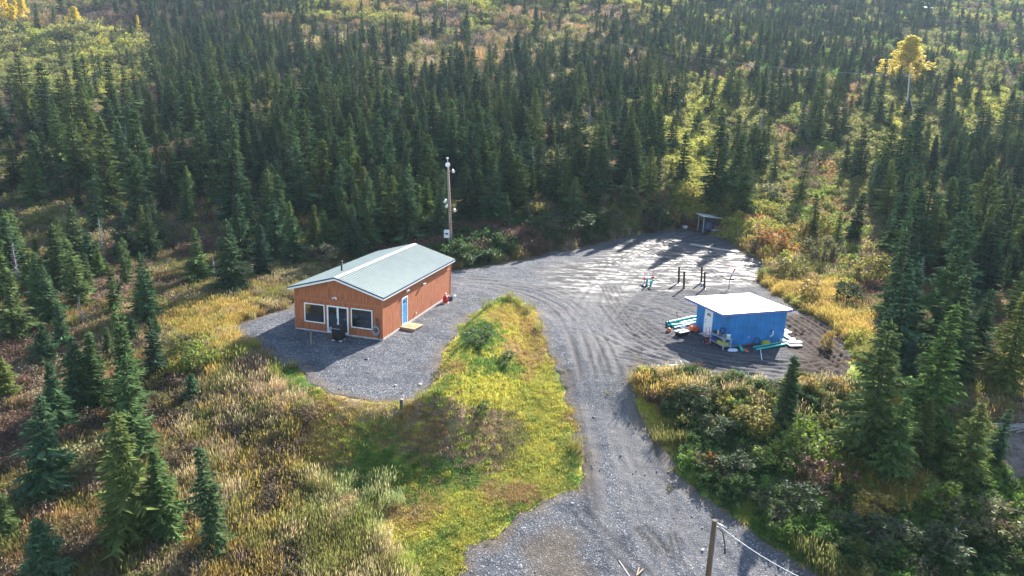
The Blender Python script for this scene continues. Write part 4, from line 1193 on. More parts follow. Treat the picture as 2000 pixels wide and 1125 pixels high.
# ------------------------------------------------------------------ foreground pole with cable
r = pix_ray([1396], [1016])[0]; k = 26.0
PTp = Vector((r[0] * k, r[1] * k, CAMH + r[2] * k))
gz = zg(PTp.x, PTp.y)
fp = thing('service_pole', 'brown wood pole with a white cable in the foreground by the driveway', 'pole', (PTp.x, PTp.y, gz), 0)
top = PTp - Vector((PTp.x, PTp.y, gz))
MB().tube([(0, 0, -.6), top * .5, top], [.12, .105, .092], 12).build('shaft', mat('dark_pole_wood', (.11, .068, .040), .85, var=.5, scale=2, stretch=(9, 9, .6), bump=.5, bscale=8), fp)
MB().tube([top + Vector((.10, -.02, -6.2)), top + Vector((.13, -.02, -.25))], .018, 6).build('ground_wire', M_steel, fp)
r2 = pix_ray([1640], [1160])[0]; k2 = 22.0
E2 = Vector((r2[0] * k2, r2[1] * k2, CAMH + r2[2] * k2)) - Vector(fp.location)
S2 = top + Vector((.1, -.08, -.12))
pts = [S2 + (E2 - S2) * (i / 14) + Vector((0, 0, -.25 * 4 * (i / 14) * (1 - i / 14))) for i in range(15)]
MB().tube(pts, .009, 6).build('cable', M_white, fp)
MB().tube([S2 + Vector((0, 0, -.1)), S2 + Vector((.18, -.1, -.25)), S2 + Vector((.33, -.1, -.8)), S2 + Vector((.36, -.1, -1.15))], [.03, .025, .025, .035], 6).build('drip_loop', M_black, fp)
MB().tube([S2 + Vector((-.05, 0, .05)), S2 + Vector((.3, -.15, -.06))], .04, 6).build('clamp', M_steel, fp)

# ------------------------------------------------------------------ far poles, wires, cabin
def util_pole(base, topp, label, hmin=8):
    x, y, z = at(*base); r = pix_ray([topp[0]], [topp[1]])[0]; k = y / r[1]; h = CAMH + r[2] * k - z
    o = thing('utility_pole', label, 'utility pole', (x, y, z), 0)
    dx = r[0] * k - x
    MB().tube([(0, 0, -.5), (dx, 0, h)], [.22, .15], 8).build('shaft', mat('grey_pole_wood', (.36, .34, .32), .85, var=.2), o)
    ar = MB().bar((dx - 1.1, 0, h - .5), (dx + 1.1, 0, h - .5), .14).build('crossarm', M_oldw, o)
    ins = MB()
    for q in (-1, 0, 1): ins.lathe([(.06, 0), (.09, .1), (.04, .25)], 8, (dx + q, 0, h - .43))
    ins.build('insulator', M_steel, o)
    return o, Vector((x + dx, y, z + h - .3))
p1, T1 = util_pole((1770, 236), (1776, 145), 'pale grey utility pole below the big yellow cottonwood')
x, y, z = at(1768, 236)
MB().tube([(1.4, -1.6, .1), (.1, 0, 6.0)], .05, 6).build('guy_wire', M_steel, p1)
p2, T2 = util_pole((1219, 128), (1216, 83), 'thin utility pole far back in the middle of the forest')
p3, T3 = util_pole((875, 28), (873, -14), 'farthest utility pole on the hillside at the top edge')
def wire(a, b_, label, sag=2.0):
    mid = (a + b_) / 2
    pts = [a + (b_ - a) * (i / 20) - mid + Vector((0, 0, -4 * sag * (i / 20) * (1 - i / 20))) for i in range(21)]
    single(MB().tube(pts, .022, 4), 'power_line', M_steel, label, 'power line', mid)
for q in (-1, 1):
    wire(T1 + Vector((q, 0, 0)), T2 + Vector((q, 0, 0)), 'upper power line crossing the forest from the grey pole' if q < 0 else 'lower power line crossing the forest from the grey pole')
x, y, z = at(1812, 22)
fc = thing('far_cabin', 'tiny pale-roofed cabin far up the slope at the top right', 'cabin', (x, y, z), .2)
fc.scale = (.7, .7, .7)
MB().box(-5, 5, -3, 3, -1, 2.4).build('wall', mat('far_cabin_wall', (.25, .2, .17), .8), fc)
MB().prism([(-3.6, 2.4), (3.6, 2.4), (0, 3.6)], -5.5, 5.5, lambda u, v, t: (t, u, v)).build('roof', mat('far_cabin_roof', (.30, .30, .31), .6), fc)
for k in (-2.6, 1.6): MB().box(k, k + 1.4, -3.06, -2.98, .6, 1.8).build('window', M_glass, fc)

# ------------------------------------------------------------------ vegetation prototypes
def finish(name, V, F3, m, F4=None):
    me = bpy.data.meshes.new(name)
    fs = [tuple(f) for f in F3] + ([tuple(f) for f in F4] if F4 else [])
    me.from_pydata([tuple(map(float, v)) for v in V], [], fs)
    me.materials.append(m)
    me.update()
    return me

M_spruce = leaf_mat('spruce_needles', [(.060,.112,.062), (.125,.19,.052), (.060,.110,.058), (.165,.195,.055), (.050,.098,.044), (.085,.145,.068), (.042,.078,.048), (.12,.17,.06)], trans=.34, isl=.55, spec=.0, rough=1.0)
M_trunk = mat('spruce_bark', (.085, .066, .055), .9, var=.4, scale=4, stretch=(4, 4, 1))
M_dead = mat('dead_grey_wood', (.27, .25, .25), .9, var=.3, scale=4)

def spruce(seed, H=7.0, Rb=1.25, nw=30, sparse=1.0, bare=0.03, power=.85, top2=None, bend=.0):
    """returns trunk mesh, crown mesh; drooping whorled branches carrying flat needle sprays"""
    r = random.Random(seed)
    tb = MB()
    bx, by = r.uniform(-bend, bend), r.uniform(-bend, bend)
    axis_ = lambda z: Vector((bx * (z / H) ** 2, by * (z / H) ** 2, z))
    tb.tube([axis_(H * q) - Vector((0, 0, .5 if q == 0 else 0)) for q in (0, .25, .5, .75, .97)], [.13 + .04, .11, .075, .045, .015], 6)
    for i in range(16):
        z = H * r.uniform(.04, .30); a = r.uniform(0, 6.28); L = Rb * r.uniform(.35, .85)
        tb.tube([(0, 0, z), (cos(a) * L, sin(a) * L, z - L * .25)], [.02, .008], 3, False, False)
    V, F = [], []
    def tri(a, b, c):
        k = len(V); V.extend((a, b, c)); F.append((k, k + 1, k + 2))
    def kite(a, b, c, d):
        k = len(V); V.extend((a, b, c, d)); F.append((k, k + 1, k + 2)); F.append((k, k + 2, k + 3))
    tops = [(0.0, 1.0, Vector((0, 0, 0)))]
    if top2: tops.append((top2[0], top2[1], Vector((r.uniform(.3, .5), r.uniform(-.3, .3), 0))))
    lump = [r.uniform(.68, 1.22) for _ in range(9)]
    ph = [r.uniform(0, 6.28) for _ in range(3)]
    for t0, t1, off in tops:
        n = int(nw * 1.25 * (t1 - t0))
        for i in range(n):
            t = bare + (1 - bare) * (t0 + (t1 - t0) * (i + r.uniform(-.25, .25)) / n)
            z = H * t
            if z < 0.1: z = .1
            q = 1 - t if not top2 or t0 == 0 else (t1 - t) / (t1 - t0) * .55
            R = Rb * (max(q, 0) ** power) * lump[int(t * 8.99) if t < 1 else 8] + .10
            if t < .12: R *= .75 + 2 * t
            nb = max(4, int((6.5 + 5 * q) * sparse))
            a0 = r.uniform(0, 6.28)
            for j in range(nb):
                if r.random() < .08: continue
                a = a0 + 6.283 * j / nb + r.uniform(-.35, .35)
                L = R * r.uniform(.55, 1.15) * (.82 + .34 * sin(a * 2 + ph[0] + t * 9) * sin(t * 17 + ph[1]) + .18 * sin(a * 3 + ph[2] + t * 23))
                e = (-.30 + .95 * (1 - q) ** 1.6) + r.uniform(-.14, .14)
                d = Vector((cos(a), sin(a), 0)); s = Vector((-sin(a), cos(a), 0))
                base = axis_(z) + off * (min(1, (t - t0) * 4) if t0 else 0)
                def P(u):      # sagging branch whose tip lifts again
                    return base + d * (L * u * cos(e)) + Vector((0, 0, L * (sin(e) * u - .30 * q * sin(u * 2.6) * .6)))
                p0, p1, p2 = P(.08), P(.55), P(1.0)
                w_ = (.05 + .075 * L) * r.uniform(.8, 1.25)
                dn = Vector((0, 0, -w_ * .55))
                kite(p0, p1 + s * w_ + dn, p2, p1 - s * w_ + dn)
                for u in (.24, .42, .58, .74, .9):
                    c = P(u); l2 = (.12 + L * .27 * (1.1 - u * .55)) * r.uniform(.65, 1.3)
                    for sg in (-1, 1):
                        tipv = c + d * (l2 * .75) + s * (sg * l2 * .85) + Vector((0, 0, -l2 * r.uniform(.15, .55)))
                        bw = d * (.035 + .04 * L)
                        tri(c - bw, c + bw * 1.3, tipv)
                # hanging tassel gives the branch depth from below
                c = P(r.uniform(.5, .8)); hh = .14 + .16 * L * q
                tri(c - d * .09, c + d * .14, c + Vector((r.uniform(-.05, .05), r.uniform(-.05, .05), -hh)))
        tipz = axis_(H * t1) + (off if t0 else Vector((0, 0, 0)))
        for j in range(4):
            a = j * 1.57 + r.random()
            tri(tipz + Vector((cos(a) * .10, sin(a) * .10, -.28)), tipz + Vector((cos(a + 1.4) * .10, sin(a + 1.4) * .10, -.28)), tipz + Vector((0, 0, .16)))
    return tb.mesh('spruce_trunk', M_trunk), finish('spruce_crown', V, F, M_spruce)

def snag(seed, H=6.5):
    r = random.Random(seed)
    tb = MB().tube([(0, 0, -.4), (.05, 0, H * .5), (.12, .05, H)], [.14, .08, .02], 6)
    br = MB()
    for i in range(110):
        t = r.uniform(.10, .97); L = (1 - t) ** .7 * r.uniform(.5, 1.25) + .15; a = r.uniform(0, 6.28)
        c = Vector((.1 * t, 0, H * t)); d = Vector((cos(a), sin(a), 0))
        br.tube([c, c + d * L * .6 + Vector((0, 0, -.10 * L)), c + d * L + Vector((0, 0, -.02 * L))], [.028, .02, .008], 3, False, False)
    return tb.mesh('snag_trunk', M_dead), br.mesh('snag_branches', M_dead)

SPR = [spruce(1, Rb=1.20), spruce(2, Rb=1.35, nw=28, power=.75), spruce(3, Rb=.85, nw=32, power=.7), spruce(4, Rb=1.55, nw=30, power=.95),
       spruce(5, Rb=1.05, nw=27, sparse=.8, bend=.35), spruce(6, Rb=1.25, nw=30, power=.9, bend=.25), spruce(7, Rb=.95, nw=26, sparse=.7, bare=.14, bend=.4),
       spruce(8, Rb=1.3, nw=30, top2=(.5, .93)), spruce(9, Rb=.75, nw=28, sparse=.75, bare=.08, power=.6, bend=.3)]
SNG = [snag(21), snag(22)]
KIND_W = ['', 'broad ', 'slim ', 'very broad ', 'leaning ', '', 'sparse ', 'double-topped ', 'thin ragged ']

def scatter_quads(r, center, rad, n, size, V, F, flat=.5):
    for _ in range(n):
        while True:
            p = Vector((r.uniform(-1, 1), r.uniform(-1, 1), r.uniform(-1, 1)))
            if .25 < p.length < 1: break
        c = center + Vector((p.x * rad[0], p.y * rad[1], p.z * rad[2]))
        a = Vector((r.uniform(-1, 1), r.uniform(-1, 1), r.uniform(-flat, flat))).normalized()
        b = a.cross(Vector((r.uniform(-1, 1), r.uniform(-1, 1), r.uniform(-1, 1)))).normalized()
        s = size * r.uniform(.6, 1.3); k = len(V)
        V.extend((c - a * s, c + b * s * .55, c + a * s, c - b * s * .55)); F.append((k, k + 1, k + 2, k + 3))

def bush(seed, m_leaf, m_stem, n=620, size=.075, H=1.5, R=1.0, clumps=22, twig=.5):
    r = random.Random(seed)
    st = MB(); V, F = [], []
    for i in range(clumps):
        a = r.uniform(0, 6.28); rr = R * sqrt(r.random()) * (.95 + .35 * sin(2 * a + seed) * sin(3 * a)); hh = H * (.25 + .75 * r.random()) * (1 - .3 * (rr / R) ** 2)
        c = Vector((cos(a) * rr, sin(a) * rr, hh))
        b0 = Vector((cos(a) * rr * .2, sin(a) * rr * .2, -.15))
        st.tube([b0, b0 * .4 + c * .6 + Vector((0, 0, .05)), c + Vector((cos(a) * .1, sin(a) * .1, .15 * H))], [.03, .018, .006], 3, False, False)
        q = r.uniform(.14, .38) * R
        scatter_quads(r, c, (q, q, q * .75), n // clumps, size, V, F)
        for _ in range(int(n / clumps * twig * .3)):
            e = c + Vector((r.gauss(0, q * .7), r.gauss(0, q * .7), r.uniform(0, q * 1.2)))
            st.tube([c, e], [.010, .004], 3, False, False)
    return st.mesh('bush_stems', m_stem), finish('bush_foliage', V, [], m_leaf, F)

M_stem = mat('brush_stems', (.13, .095, .075), .9, var=.3)
M_leafT = leaf_mat('brush_leaves', tint=True, trans=.45, isl=.30)
M_grassT = leaf_mat('grass_blades', tint=True, trans=.5, isl=.22)

def grass(seed, n, H, R, wd, lean=.45, head=0):
    r = random.Random(seed); V, F = [], []
    for _ in range(n):
        a = r.uniform(0, 6.28); rr = R * sqrt(r.random()); b = Vector((cos(a) * rr, sin(a) * rr, -.05))
        az = r.uniform(0, 6.28); h = H * r.uniform(.5, 1.1); ln = h * r.uniform(.1, lean)
        d = Vector((cos(az), sin(az), 0)); s = Vector((-sin(az), cos(az), 0)) * wd * r.uniform(.7, 1.3)
        mid = b + d * ln * .35 + Vector((0, 0, h * .6)); tip = b + d * ln + Vector((0, 0, h * r.uniform(.78, 1)))
        k = len(V); V.extend((b - s, b + s, mid + s * .8, mid - s * .8, tip)); F.append((k, k + 1, k + 2)); F.append((k, k + 2, k + 3)); F.append((k + 3, k + 2, k + 4))
        if head and r.random() < head:
            k = len(V); u = Vector((0, 0, .10)); V.extend((tip - u, tip + s * 1.8, tip + u * 1.3 + d * .03, tip - s * 1.8)); F.append((k, k + 1, k + 2)); F.append((k, k + 2, k + 3))
    return finish('grass_blades', V, F, M_grassT)

def twiggy(seed, n=70, H=.8, R=.55, leaves=110):
    r = random.Random(seed); V, F, Q = [], [], []
    for _ in range(n):
        a = r.uniform(0, 6.28); rr = R * .35 * r.random(); b = Vector((cos(a) * rr, sin(a) * rr, -.05))
        e = b + Vector((cos(a) * R * r.uniform(.1, 1), sin(a) * R * r.uniform(.1, 1), H * r.uniform(.4, 1)))
        s = Vector((-sin(a), cos(a), 0)) * .012
        k = len(V); V.extend((b - s, b + s, e)); F.append((k, k + 1, k + 2))
    for _ in range(leaves):
        a = r.uniform(0, 6.28); rr = R * sqrt(r.random()); z = H * (.35 + .6 * r.random()) * (1 - .4 * (rr / R) ** 2)
        c = Vector((cos(a) * rr, sin(a) * rr, z)); u = Vector((r.uniform(-1, 1), r.uniform(-1, 1), r.uniform(-.6, .6))).normalized(); v = u.orthogonal().normalized()
        s = .055 * r.uniform(.6, 1.4); k = len(V)
        V.extend((c - u * s, c + v * s * .6, c + u * s, c - v * s * .6)); F.append((k, k + 1, k + 2)); F.append((k, k + 2, k + 3))
    return finish('twiggy_brush', V, F, M_leafT)

def leafy(seed, n=330, H=1.0, R=.75, size=.07):
    r = random.Random(seed); V, F = [], []
    for i in range(9):
        a = r.uniform(0, 6.28); rr = R * .75 * sqrt(r.random()); c = Vector((cos(a) * rr, sin(a) * rr, H * r.uniform(.3, .8) * (1 - .3 * (rr / R) ** 2)))
        q = r.uniform(.2, .34) * R * 1.2
        scatter_quads(r, c, (q, q, q * .8), n // 9, size, V, F)
    for i in range(14):
        a = r.uniform(0, 6.28); s = Vector((-sin(a), cos(a), 0)) * .014; e = Vector((cos(a) * R * r.random(), sin(a) * R * r.random(), H * r.uniform(.6, 1.1)))
        k = len(V); V.extend((-s, s, e, e)); F.append((k, k + 1, k + 2, k + 3))
    F3 = []
    for f in F: F3.append((f[0], f[1], f[2])); F3.append((f[0], f[2], f[3]))
    return finish('leafy_brush', V, F3, M_leafT)

PROTO = {'T': [grass(31 + i, 46, .21, .30, .013, 1.1) for i in range(3)],
         'G': [grass(41 + i, 105, .80, .38, .0085, .6, .5) for i in range(4)],
         'B': [leafy(51 + i) for i in range(4)],
         'R': [twiggy(61 + i) for i in range(3)]}

# ------------------------------------------------------------------ scattering with geometry nodes (stuff only)
def gn_scatter(name, label, pts, rot, scl, idx, tint, protos, category=None):
    me = bpy.data.meshes.new(name)
    me.vertices.add(len(pts)); me.vertices.foreach_set('co', np.asarray(pts, np.float32).ravel())
    a = me.attributes.new('rot', 'FLOAT_VECTOR', 'POINT'); a.data.foreach_set('vector', np.asarray(rot, np.float32).ravel())
    a = me.attributes.new('scl', 'FLOAT_VECTOR', 'POINT'); a.data.foreach_set('vector', np.asarray(scl, np.float32).ravel())
    a = me.attributes.new('idx', 'INT', 'POINT'); a.data.foreach_set('value', np.asarray(idx, np.int32))
    cattr(me, 'tint', tint)
    o = bpy.data.objects.new(name, me); COL.objects.link(o)
    pc = bpy.data.collections.new(name + '_plants')
    for i, p in enumerate(protos):
        po = bpy.data.objects.new('%s_plant_%02d' % (name, i), p); pc.objects.link(po)
    g = bpy.data.node_groups.new(name, 'GeometryNodeTree')
    g.interface.new_socket('Geometry', in_out='INPUT', socket_type='NodeSocketGeometry')
    g.interface.new_socket('Geometry', in_out='OUTPUT', socket_type='NodeSocketGeometry')
    gi = g.nodes.new('NodeGroupInput'); go = g.nodes.new('NodeGroupOutput')
    ci = g.nodes.new('GeometryNodeCollectionInfo'); ci.inputs['Collection'].default_value = pc; ci.inputs['Separate Children'].default_value = True; ci.inputs['Reset Children'].default_value = True
    ip = g.nodes.new('GeometryNodeInstanceOnPoints'); ip.inputs['Pick Instance'].default_value = True
    def na(nm, dt):
        k = g.nodes.new('GeometryNodeInputNamedAttribute'); k.data_type = dt; k.inputs['Name'].default_value = nm
        return k.outputs['Attribute']
    er = g.nodes.new('FunctionNodeEulerToRotation')
    L = g.links.new
    L(na('rot', 'FLOAT_VECTOR'), er.inputs[0]); L(er.outputs[0], ip.inputs['Rotation'])
    L(na('scl', 'FLOAT_VECTOR'), ip.inputs['Scale']); L(na('idx', 'INT'), ip.inputs['Instance Index'])
    L(gi.outputs[0], ip.inputs['Points']); L(ci.outputs[0], ip.inputs['Instance']); L(ip.outputs[0], go.inputs[0])
    md = o.modifiers.new('scatter', 'NODES'); md.node_group = g
    return tag(o, label, category, None, 'stuff')

def jitter_grid(x0, x1, y0, y1, sp, jit=.5):
    a = np.arange(x0, x1, sp); b_ = np.arange(y0, y1, sp)
    A, B = np.meshgrid(a, b_); n = A.size
    return A.ravel() + RNG.uniform(-jit, jit, n) * sp, B.ravel() + RNG.uniform(-jit, jit, n) * sp

def in_view(x, y, z, m=60, mx=340):
    px, py, D = to_pix(x, y, z)
    return (D > 5) & (px > -mx) & (px < 2000 + mx) & (py > -m) & (py < 1125 + m * 1.5 + mx * .4), px, py, D

acc = {k: [] for k in 'TGBR'}
for (y0, y1, sp, sc_) in ((24, 75, .36, 1.0), (75, 135, .75, 1.45), (135, 240, 1.6, 2.2), (240, 590, 3.2, 3.4)):
    xm = min(y1 * 1.0 + 12, 520)
    x, y = jitter_grid(-xm, xm, y0, y1, sp)
    ok = np.abs(x) < y * 1.02 + 14
    x, y = x[ok], y[ok]
    z = z_ground(x, y)
    v, px, py, D = in_view(x, y, z)
    sdv = gravel_sd(x, y) + (fbm(x, y, 1.6, 5, 3) - 0.5) * 1.5
    ok = v & (sdv < -.12) & (poly_sd(x, y, CLEAR) < 0)
    x, y, z, px, py, D = (q[ok] for q in (x, y, z, px, py, D))
    kd, col, zi = species(x, y, px, py)
    turf = zi == ORDER.index('turf')
    soil = (fbm(x, y, 5, 77, 3) > 0.66) & turf
    keep = ~(soil & (RNG.random(len(x)) < .75))
    x, y, z, D, kd, col, zi = (q[keep] for q in (x, y, z, D, kd, col, zi))
    for ki, k in enumerate('TGBR'):
        s = kd == ki
        n_ = s.sum()
        if not n_: continue
        size = sc_ * RNG.uniform(.65, 1.3, n_)
        wl = (zi[s] == ORDER.index('willow')) | (zi[s] == ORDER.index('ul')) | (zi[s] == ORDER.index('bank'))
        size = np.where(wl & (k in 'BR'), size * 1.25, size)
        near = D[s] < 75
        if k == 'B': size = np.where(near & ~wl, size * .8, size)
        acc[k].append((np.stack([x[s], y[s], z[s]], 1), size, col[s]))
# extra short turf, fine spacing, on the bank and the driveway verge
x, y = jitter_grid(-22, 30, 22, 62, .26)
z = z_ground(x, y); v, px, py, D = in_view(x, y, z)
zi = zones(px, py)
sdv = gravel_sd(x, y) + (fbm(x, y, 1.6, 5, 3) - 0.5) * 1.5
ok = v & ((zi == ORDER.index('turf')) | (zi == ORDER.index('edge'))) & (sdv < .1) & ~((fbm(x, y, 5, 77, 3) > 0.66) & (RNG.random(len(x)) < .7))
x, y, z, px, py = x[ok], y[ok], z[ok], px[ok], py[ok]
kd, col, zi = species(x, y, px, py)
acc['T'].append((np.stack([x, y, z], 1), RNG.uniform(.6, 1.25, len(x)), col))
# sparse tufts and weeds on the gravel margin
x, y = jitter_grid(-24, 34, 22, 104, .55)
z = z_ground(x, y); v, px, py, D = in_view(x, y, z)
sdv = gravel_sd(x, y)
ok = v & (sdv > -.2) & (sdv < 1.6) & (RNG.random(len(x)) < .30 * np.exp(-np.maximum(sdv, 0) / .5))
x, y, z = x[ok], y[ok], z[ok]
acc['T'].append((np.stack([x, y, z], 1), RNG.uniform(.5, 1.1, len(x)), np.array(C['gold'])[None] * RNG.uniform(.5, 1.1, (len(x), 1))))
LB = dict(T=('short_turf', 'short yellow-green turf covering the mound and bank between pad and driveway', 'grass'),
          G=('tall_grass', 'tall golden autumn grass growing in tufts over the slopes', 'grass'),
          B=('leafy_brush', 'low leafy brush, dark green to yellow-green, over the slopes', 'brush'),
          R=('twiggy_brush', 'rust-brown twiggy brush between the spruces', 'brush'))
for k in 'TGBR':
    P_ = np.concatenate([q[0] for q in acc[k]]); S_ = np.concatenate([q[1] for q in acc[k]]); T_ = np.concatenate([q[2] for q in acc[k]])
    n_ = len(P_)
    rot = np.stack([RNG.normal(0, .10, n_), RNG.normal(0, .10, n_), RNG.uniform(0, 6.28, n_)], 1)
    scl = np.stack([S_, S_, S_ * RNG.uniform(.75, 1.2, n_)], 1)
    print('scatter', k, n_)
    gn_scatter(LB[k][0], LB[k][1], P_, rot, scl, RNG.integers(0, len(PROTO[k]), n_), T_, PROTO[k], LB[k][2])

# loose stones on the gravel
m_loose = mat('loose_stones', (.20, .205, .215), .85, var=.35, scale=6)
stones = []
for sd_ in range(3):
    bmx = bmesh.new(); bmesh.ops.create_icosphere(bmx, subdivisions=1, radius=1.0); rr = random.Random(sd_)
    for v_ in bmx.verts: v_.co = Vector((v_.co.x * rr.uniform(.8, 1.3), v_.co.y * rr.uniform(.7, 1.1), v_.co.z * rr.uniform(.5, .8)))
    me = bpy.data.meshes.new('stone'); bmx.to_mesh(me); bmx.free(); me.materials.append(m_loose); stones.append(me)
x, y = jitter_grid(-26, 36, 24, 100, .42)
sdv = gravel_sd(x, y); z = z_macro(x, y) + .03; v, px, py, D = in_view(x, y, z)
ok = v & (sdv > -.3) & (RNG.random(len(x)) < .12 + .5 * (fbm(x, y, 3, 91, 3) > .55))
x, y, z = x[ok], y[ok], z[ok]; n_ = len(x)
s_ = .022 + .04 * RNG.random(n_) ** 4 + .025 * RNG.random(n_)
gn_scatter('gravel_stones', 'loose grey stones scattered over the gravel', np.stack([x, y, z], 1), np.stack([RNG.uniform(-.4, .4, n_), RNG.uniform(-.4, .4, n_), RNG.uniform(0, 6.28, n_)], 1),
           np.stack([s_] * 3, 1), RNG.integers(0, 3, n_), np.ones((n_, 3)) * .25, stones, 'gravel')

# ------------------------------------------------------------------ spruces
SPRUCES = []      # x, y, z, height, width factor, proto, label, group
def copy_pair(name, parts, pnames, label, cat, group, loc, rz, scale):
    e = thing(name, label, cat, loc, rz, group); e.scale = scale
    if name == 'spruce_tree': e.rotation_euler = (random.gauss(0, .035), random.gauss(0, .035), rz)
    for me_, nm in zip(parts, pnames):
        c = bpy.data.objects.new(nm, me_); COL.objects.link(c); c.parent = e
    return e
# (base px, base py, top px, top py, proto, label or None)
HAND = [
 (97,1165,75,1005,1,'spruce cut by the bottom edge at the far left corner'),
 (95,985,70,775,3,'very broad spruce in the left foreground, wider than its neighbours'),
 (253,1064,236,800,0,'lowest spruce of the tall overlapping column in the left foreground'),
 (262,905,240,690,5,'middle spruce of the tall overlapping column in the left foreground'),
 (258,815,241,635,2,'uppermost slim spruce of the overlapping column in the left foreground'),
 (325,1058,300,880,0,'foreground spruce with a bleached branch at its left, left of the thin one'),
 (425,1082,408,873,8,'thin lone spruce with bare lower trunk in the golden grass, bottom left'),
 (118,850,98,705,0,'bright green spruce left of the dense pair in the left foreground'),
 (14,790,2,698,1,'spruce cut by the left edge above the bottom left corner'),
 (185,805,186,648,0,'right spruce of a dark touching pair in the left foreground'),
 (163,808,160,655,1,'left spruce of a dark touching pair in the left foreground'),
 (376,790,370,728,1,'small lone spruce in brown brush left of the grassy bank'),
 (306,742,300,620,4,'grey-bottomed spruce at the left edge of the golden grass'),
 (20,1062,22,960,2,'small slim spruce at the left edge near the bottom'),
 (28,672,0,530,3,'large broad spruce cut by the left edge beside the brown brush'),
 (280,628,271,523,1,'bushy dark spruce just above the red shrub'),
 (227,622,218,513,6,'sparse spruce left of the bushy dark one above the red shrub'),
 (250,565,243,470,6,'sparse-bottomed young spruce in the clearing left of the house'),
 (307,672,304,616,0,'small spruce right of the red shrub'),
 (262,672,255,620,1,'small round spruce touching the red shrub'),
 (215,700,212,638,2,'short spruce below the red shrub, left of a pair'),
 (246,705,239,655,2,'short spruce below the red shrub, right of a pair'),
 (182,706,178,647,0,'small pale spruce left of the red shrub'),
 (105,642,97,519,5,'slender spruce at the left beside a grey snag'),
 (125,690,115,590,5,'light green leaning spruce below the slender ones at left'),
 (80,622,68,488,0,None),(152,518,137,402,1,'light-sided broad spruce in the clearing at left'),
 (245,514,240,396,3,'left half of the wide dark spruce pair at left'),(282,506,272,400,3,'right half of the wide dark spruce pair at left'),
 (390,562,378,446,3,'dark broad spruce at the forest edge left of the house'),(455,578,444,428,1,'tall spruce at the forest edge nearest the house on its left'),
 (512,545,500,440,0,None),(540,512,516,390,1,None),(490,480,488,366,0,None),(470,520,462,380,0,None),
 (612,492,614,400,0,None),(672,498,672,394,2,'slim spruce standing above the stove pipe of the house'),(722,482,716,342,3,'broad spruce just behind the house ridge'),(803,472,800,372,0,'spruce behind the rear gable end of the house'),
 (640,500,637,410,1,None),(575,520,566,420,1,None),(700,470,690,360,0,None),(755,455,760,330,3,None),
 (834,416,830,290,1,'broad spruce immediately left of the light pole'),(910,436,908,318,1,'broad spruce immediately right of the light pole'),
 (962,444,960,296,0,'tall dark spruce two places right of the light pole'),(990,394,988,274,2,None),
 (1082,404,1080,288,5,'tall spruce right of the grey snag behind the driveway'),(1118,432,1115,344,3,None),(1160,412,1162,326,0,None),(1112,345,1110,245,0,None),
 (1240,370,1234,254,8,'pencil-thin dark spruce left of the yellow shrubs behind the yard'),(1225,404,1222,328,3,None),(1265,392,1262,286,0,None),
 (1328,372,1328,256,5,'ragged spruce standing among yellow shrubs left of the lean-to'),(1360,280,1360,212,1,None),
 (1390,404,1392,240,0,'tall dark spruce behind the lean-to, directly above its left post'),(1445,424,1444,290,3,'broad bluish spruce behind the lean-to on its right'),
 (1436,318,1436,222,2,None),(1480,348,1470,250,0,None),(1510,364,1508,278,6,'sparse thin spruce right of the broad bluish one'),
 (1556,410,1566,300,4,'dark leaning spruce beside the pale bush right of the lean-to'),
 (1632,498,1630,414,6,None),(1662,482,1658,372,2,None),(1716,402,1716,286,1,None),(1790,522,1798,330,3,'large broad spruce behind the round yellow bush at right'),
 (1840,484,1848,344,2,None),(1868,604,1864,410,1,'tall spruce with lit tips in the right-hand stand, above a grey snag'),(1956,424,1962,342,0,None),
 (1735,692,1731,562,4,'upper spruce of the tall stand right of the churned mud'),
 (1800,852,1811,580,5,'tallest spruce of the stand right of the churned mud'),(1690,912,1700,620,1,'tall double-trunked spruce nearest the mud at right'),
 (1868,716,1880,574,1,None),(1955,772,1964,562,0,'tall pale-sided spruce in the right stand near the frame edge'),
 (1728,942,1733,768,3,'blue-green spruce in front of the tall stand at lower right'),(1795,902,1795,772,2,'slim dark spruce between the two blue-green ones at lower right'),
 (1880,948,1884,780,3,'broad blue-green spruce at lower right near the sandy clearing'),(1940,908,1947,795,6,'open-branched light green spruce beside the sandy clearing'),
 (1519,848,1509,690,8,'left thin top of the ragged spruce pair in front of the shed'),(1533,842,1548,702,8,'right thin top of the ragged spruce pair in front of the shed'),
 (1900,700,1905,560,0,None),(1830,760,1828,640,1,None),(1770,700,1775,590,0,None),(1990,640,1995,480,1,None),(1760,560,1768,420,1,None),(1920,590,1925,440,0,None),
 (126,147,126,90,3,'lone dark spruce in the yellow-green clearing at upper left'),(75,68,74,5,2,'slim dark spruce beside the yellow aspens at top left'),
]
hb = np.array([(h[0], h[1], h[2], h[3]) for h in HAND], float)
bxs, bys, bzs = unproject(hb[:, 0], hb[:, 1])
tr_ = pix_ray(hb[:, 2], hb[:, 3])
for i, h in enumerate(HAND):
    rho = math.hypot(bxs[i], bys[i]); k = rho / math.hypot(tr_[i, 0], tr_[i, 1])
    hh = CAMH + tr_[i, 2] * k - bzs[i]
    if k * tr_[i, 1] < 0: hh = 7
    SPRUCES.append([bxs[i], bys[i], bzs[i], max(2.0, min(16, hh)), 1.5, h[4], h[5], True])
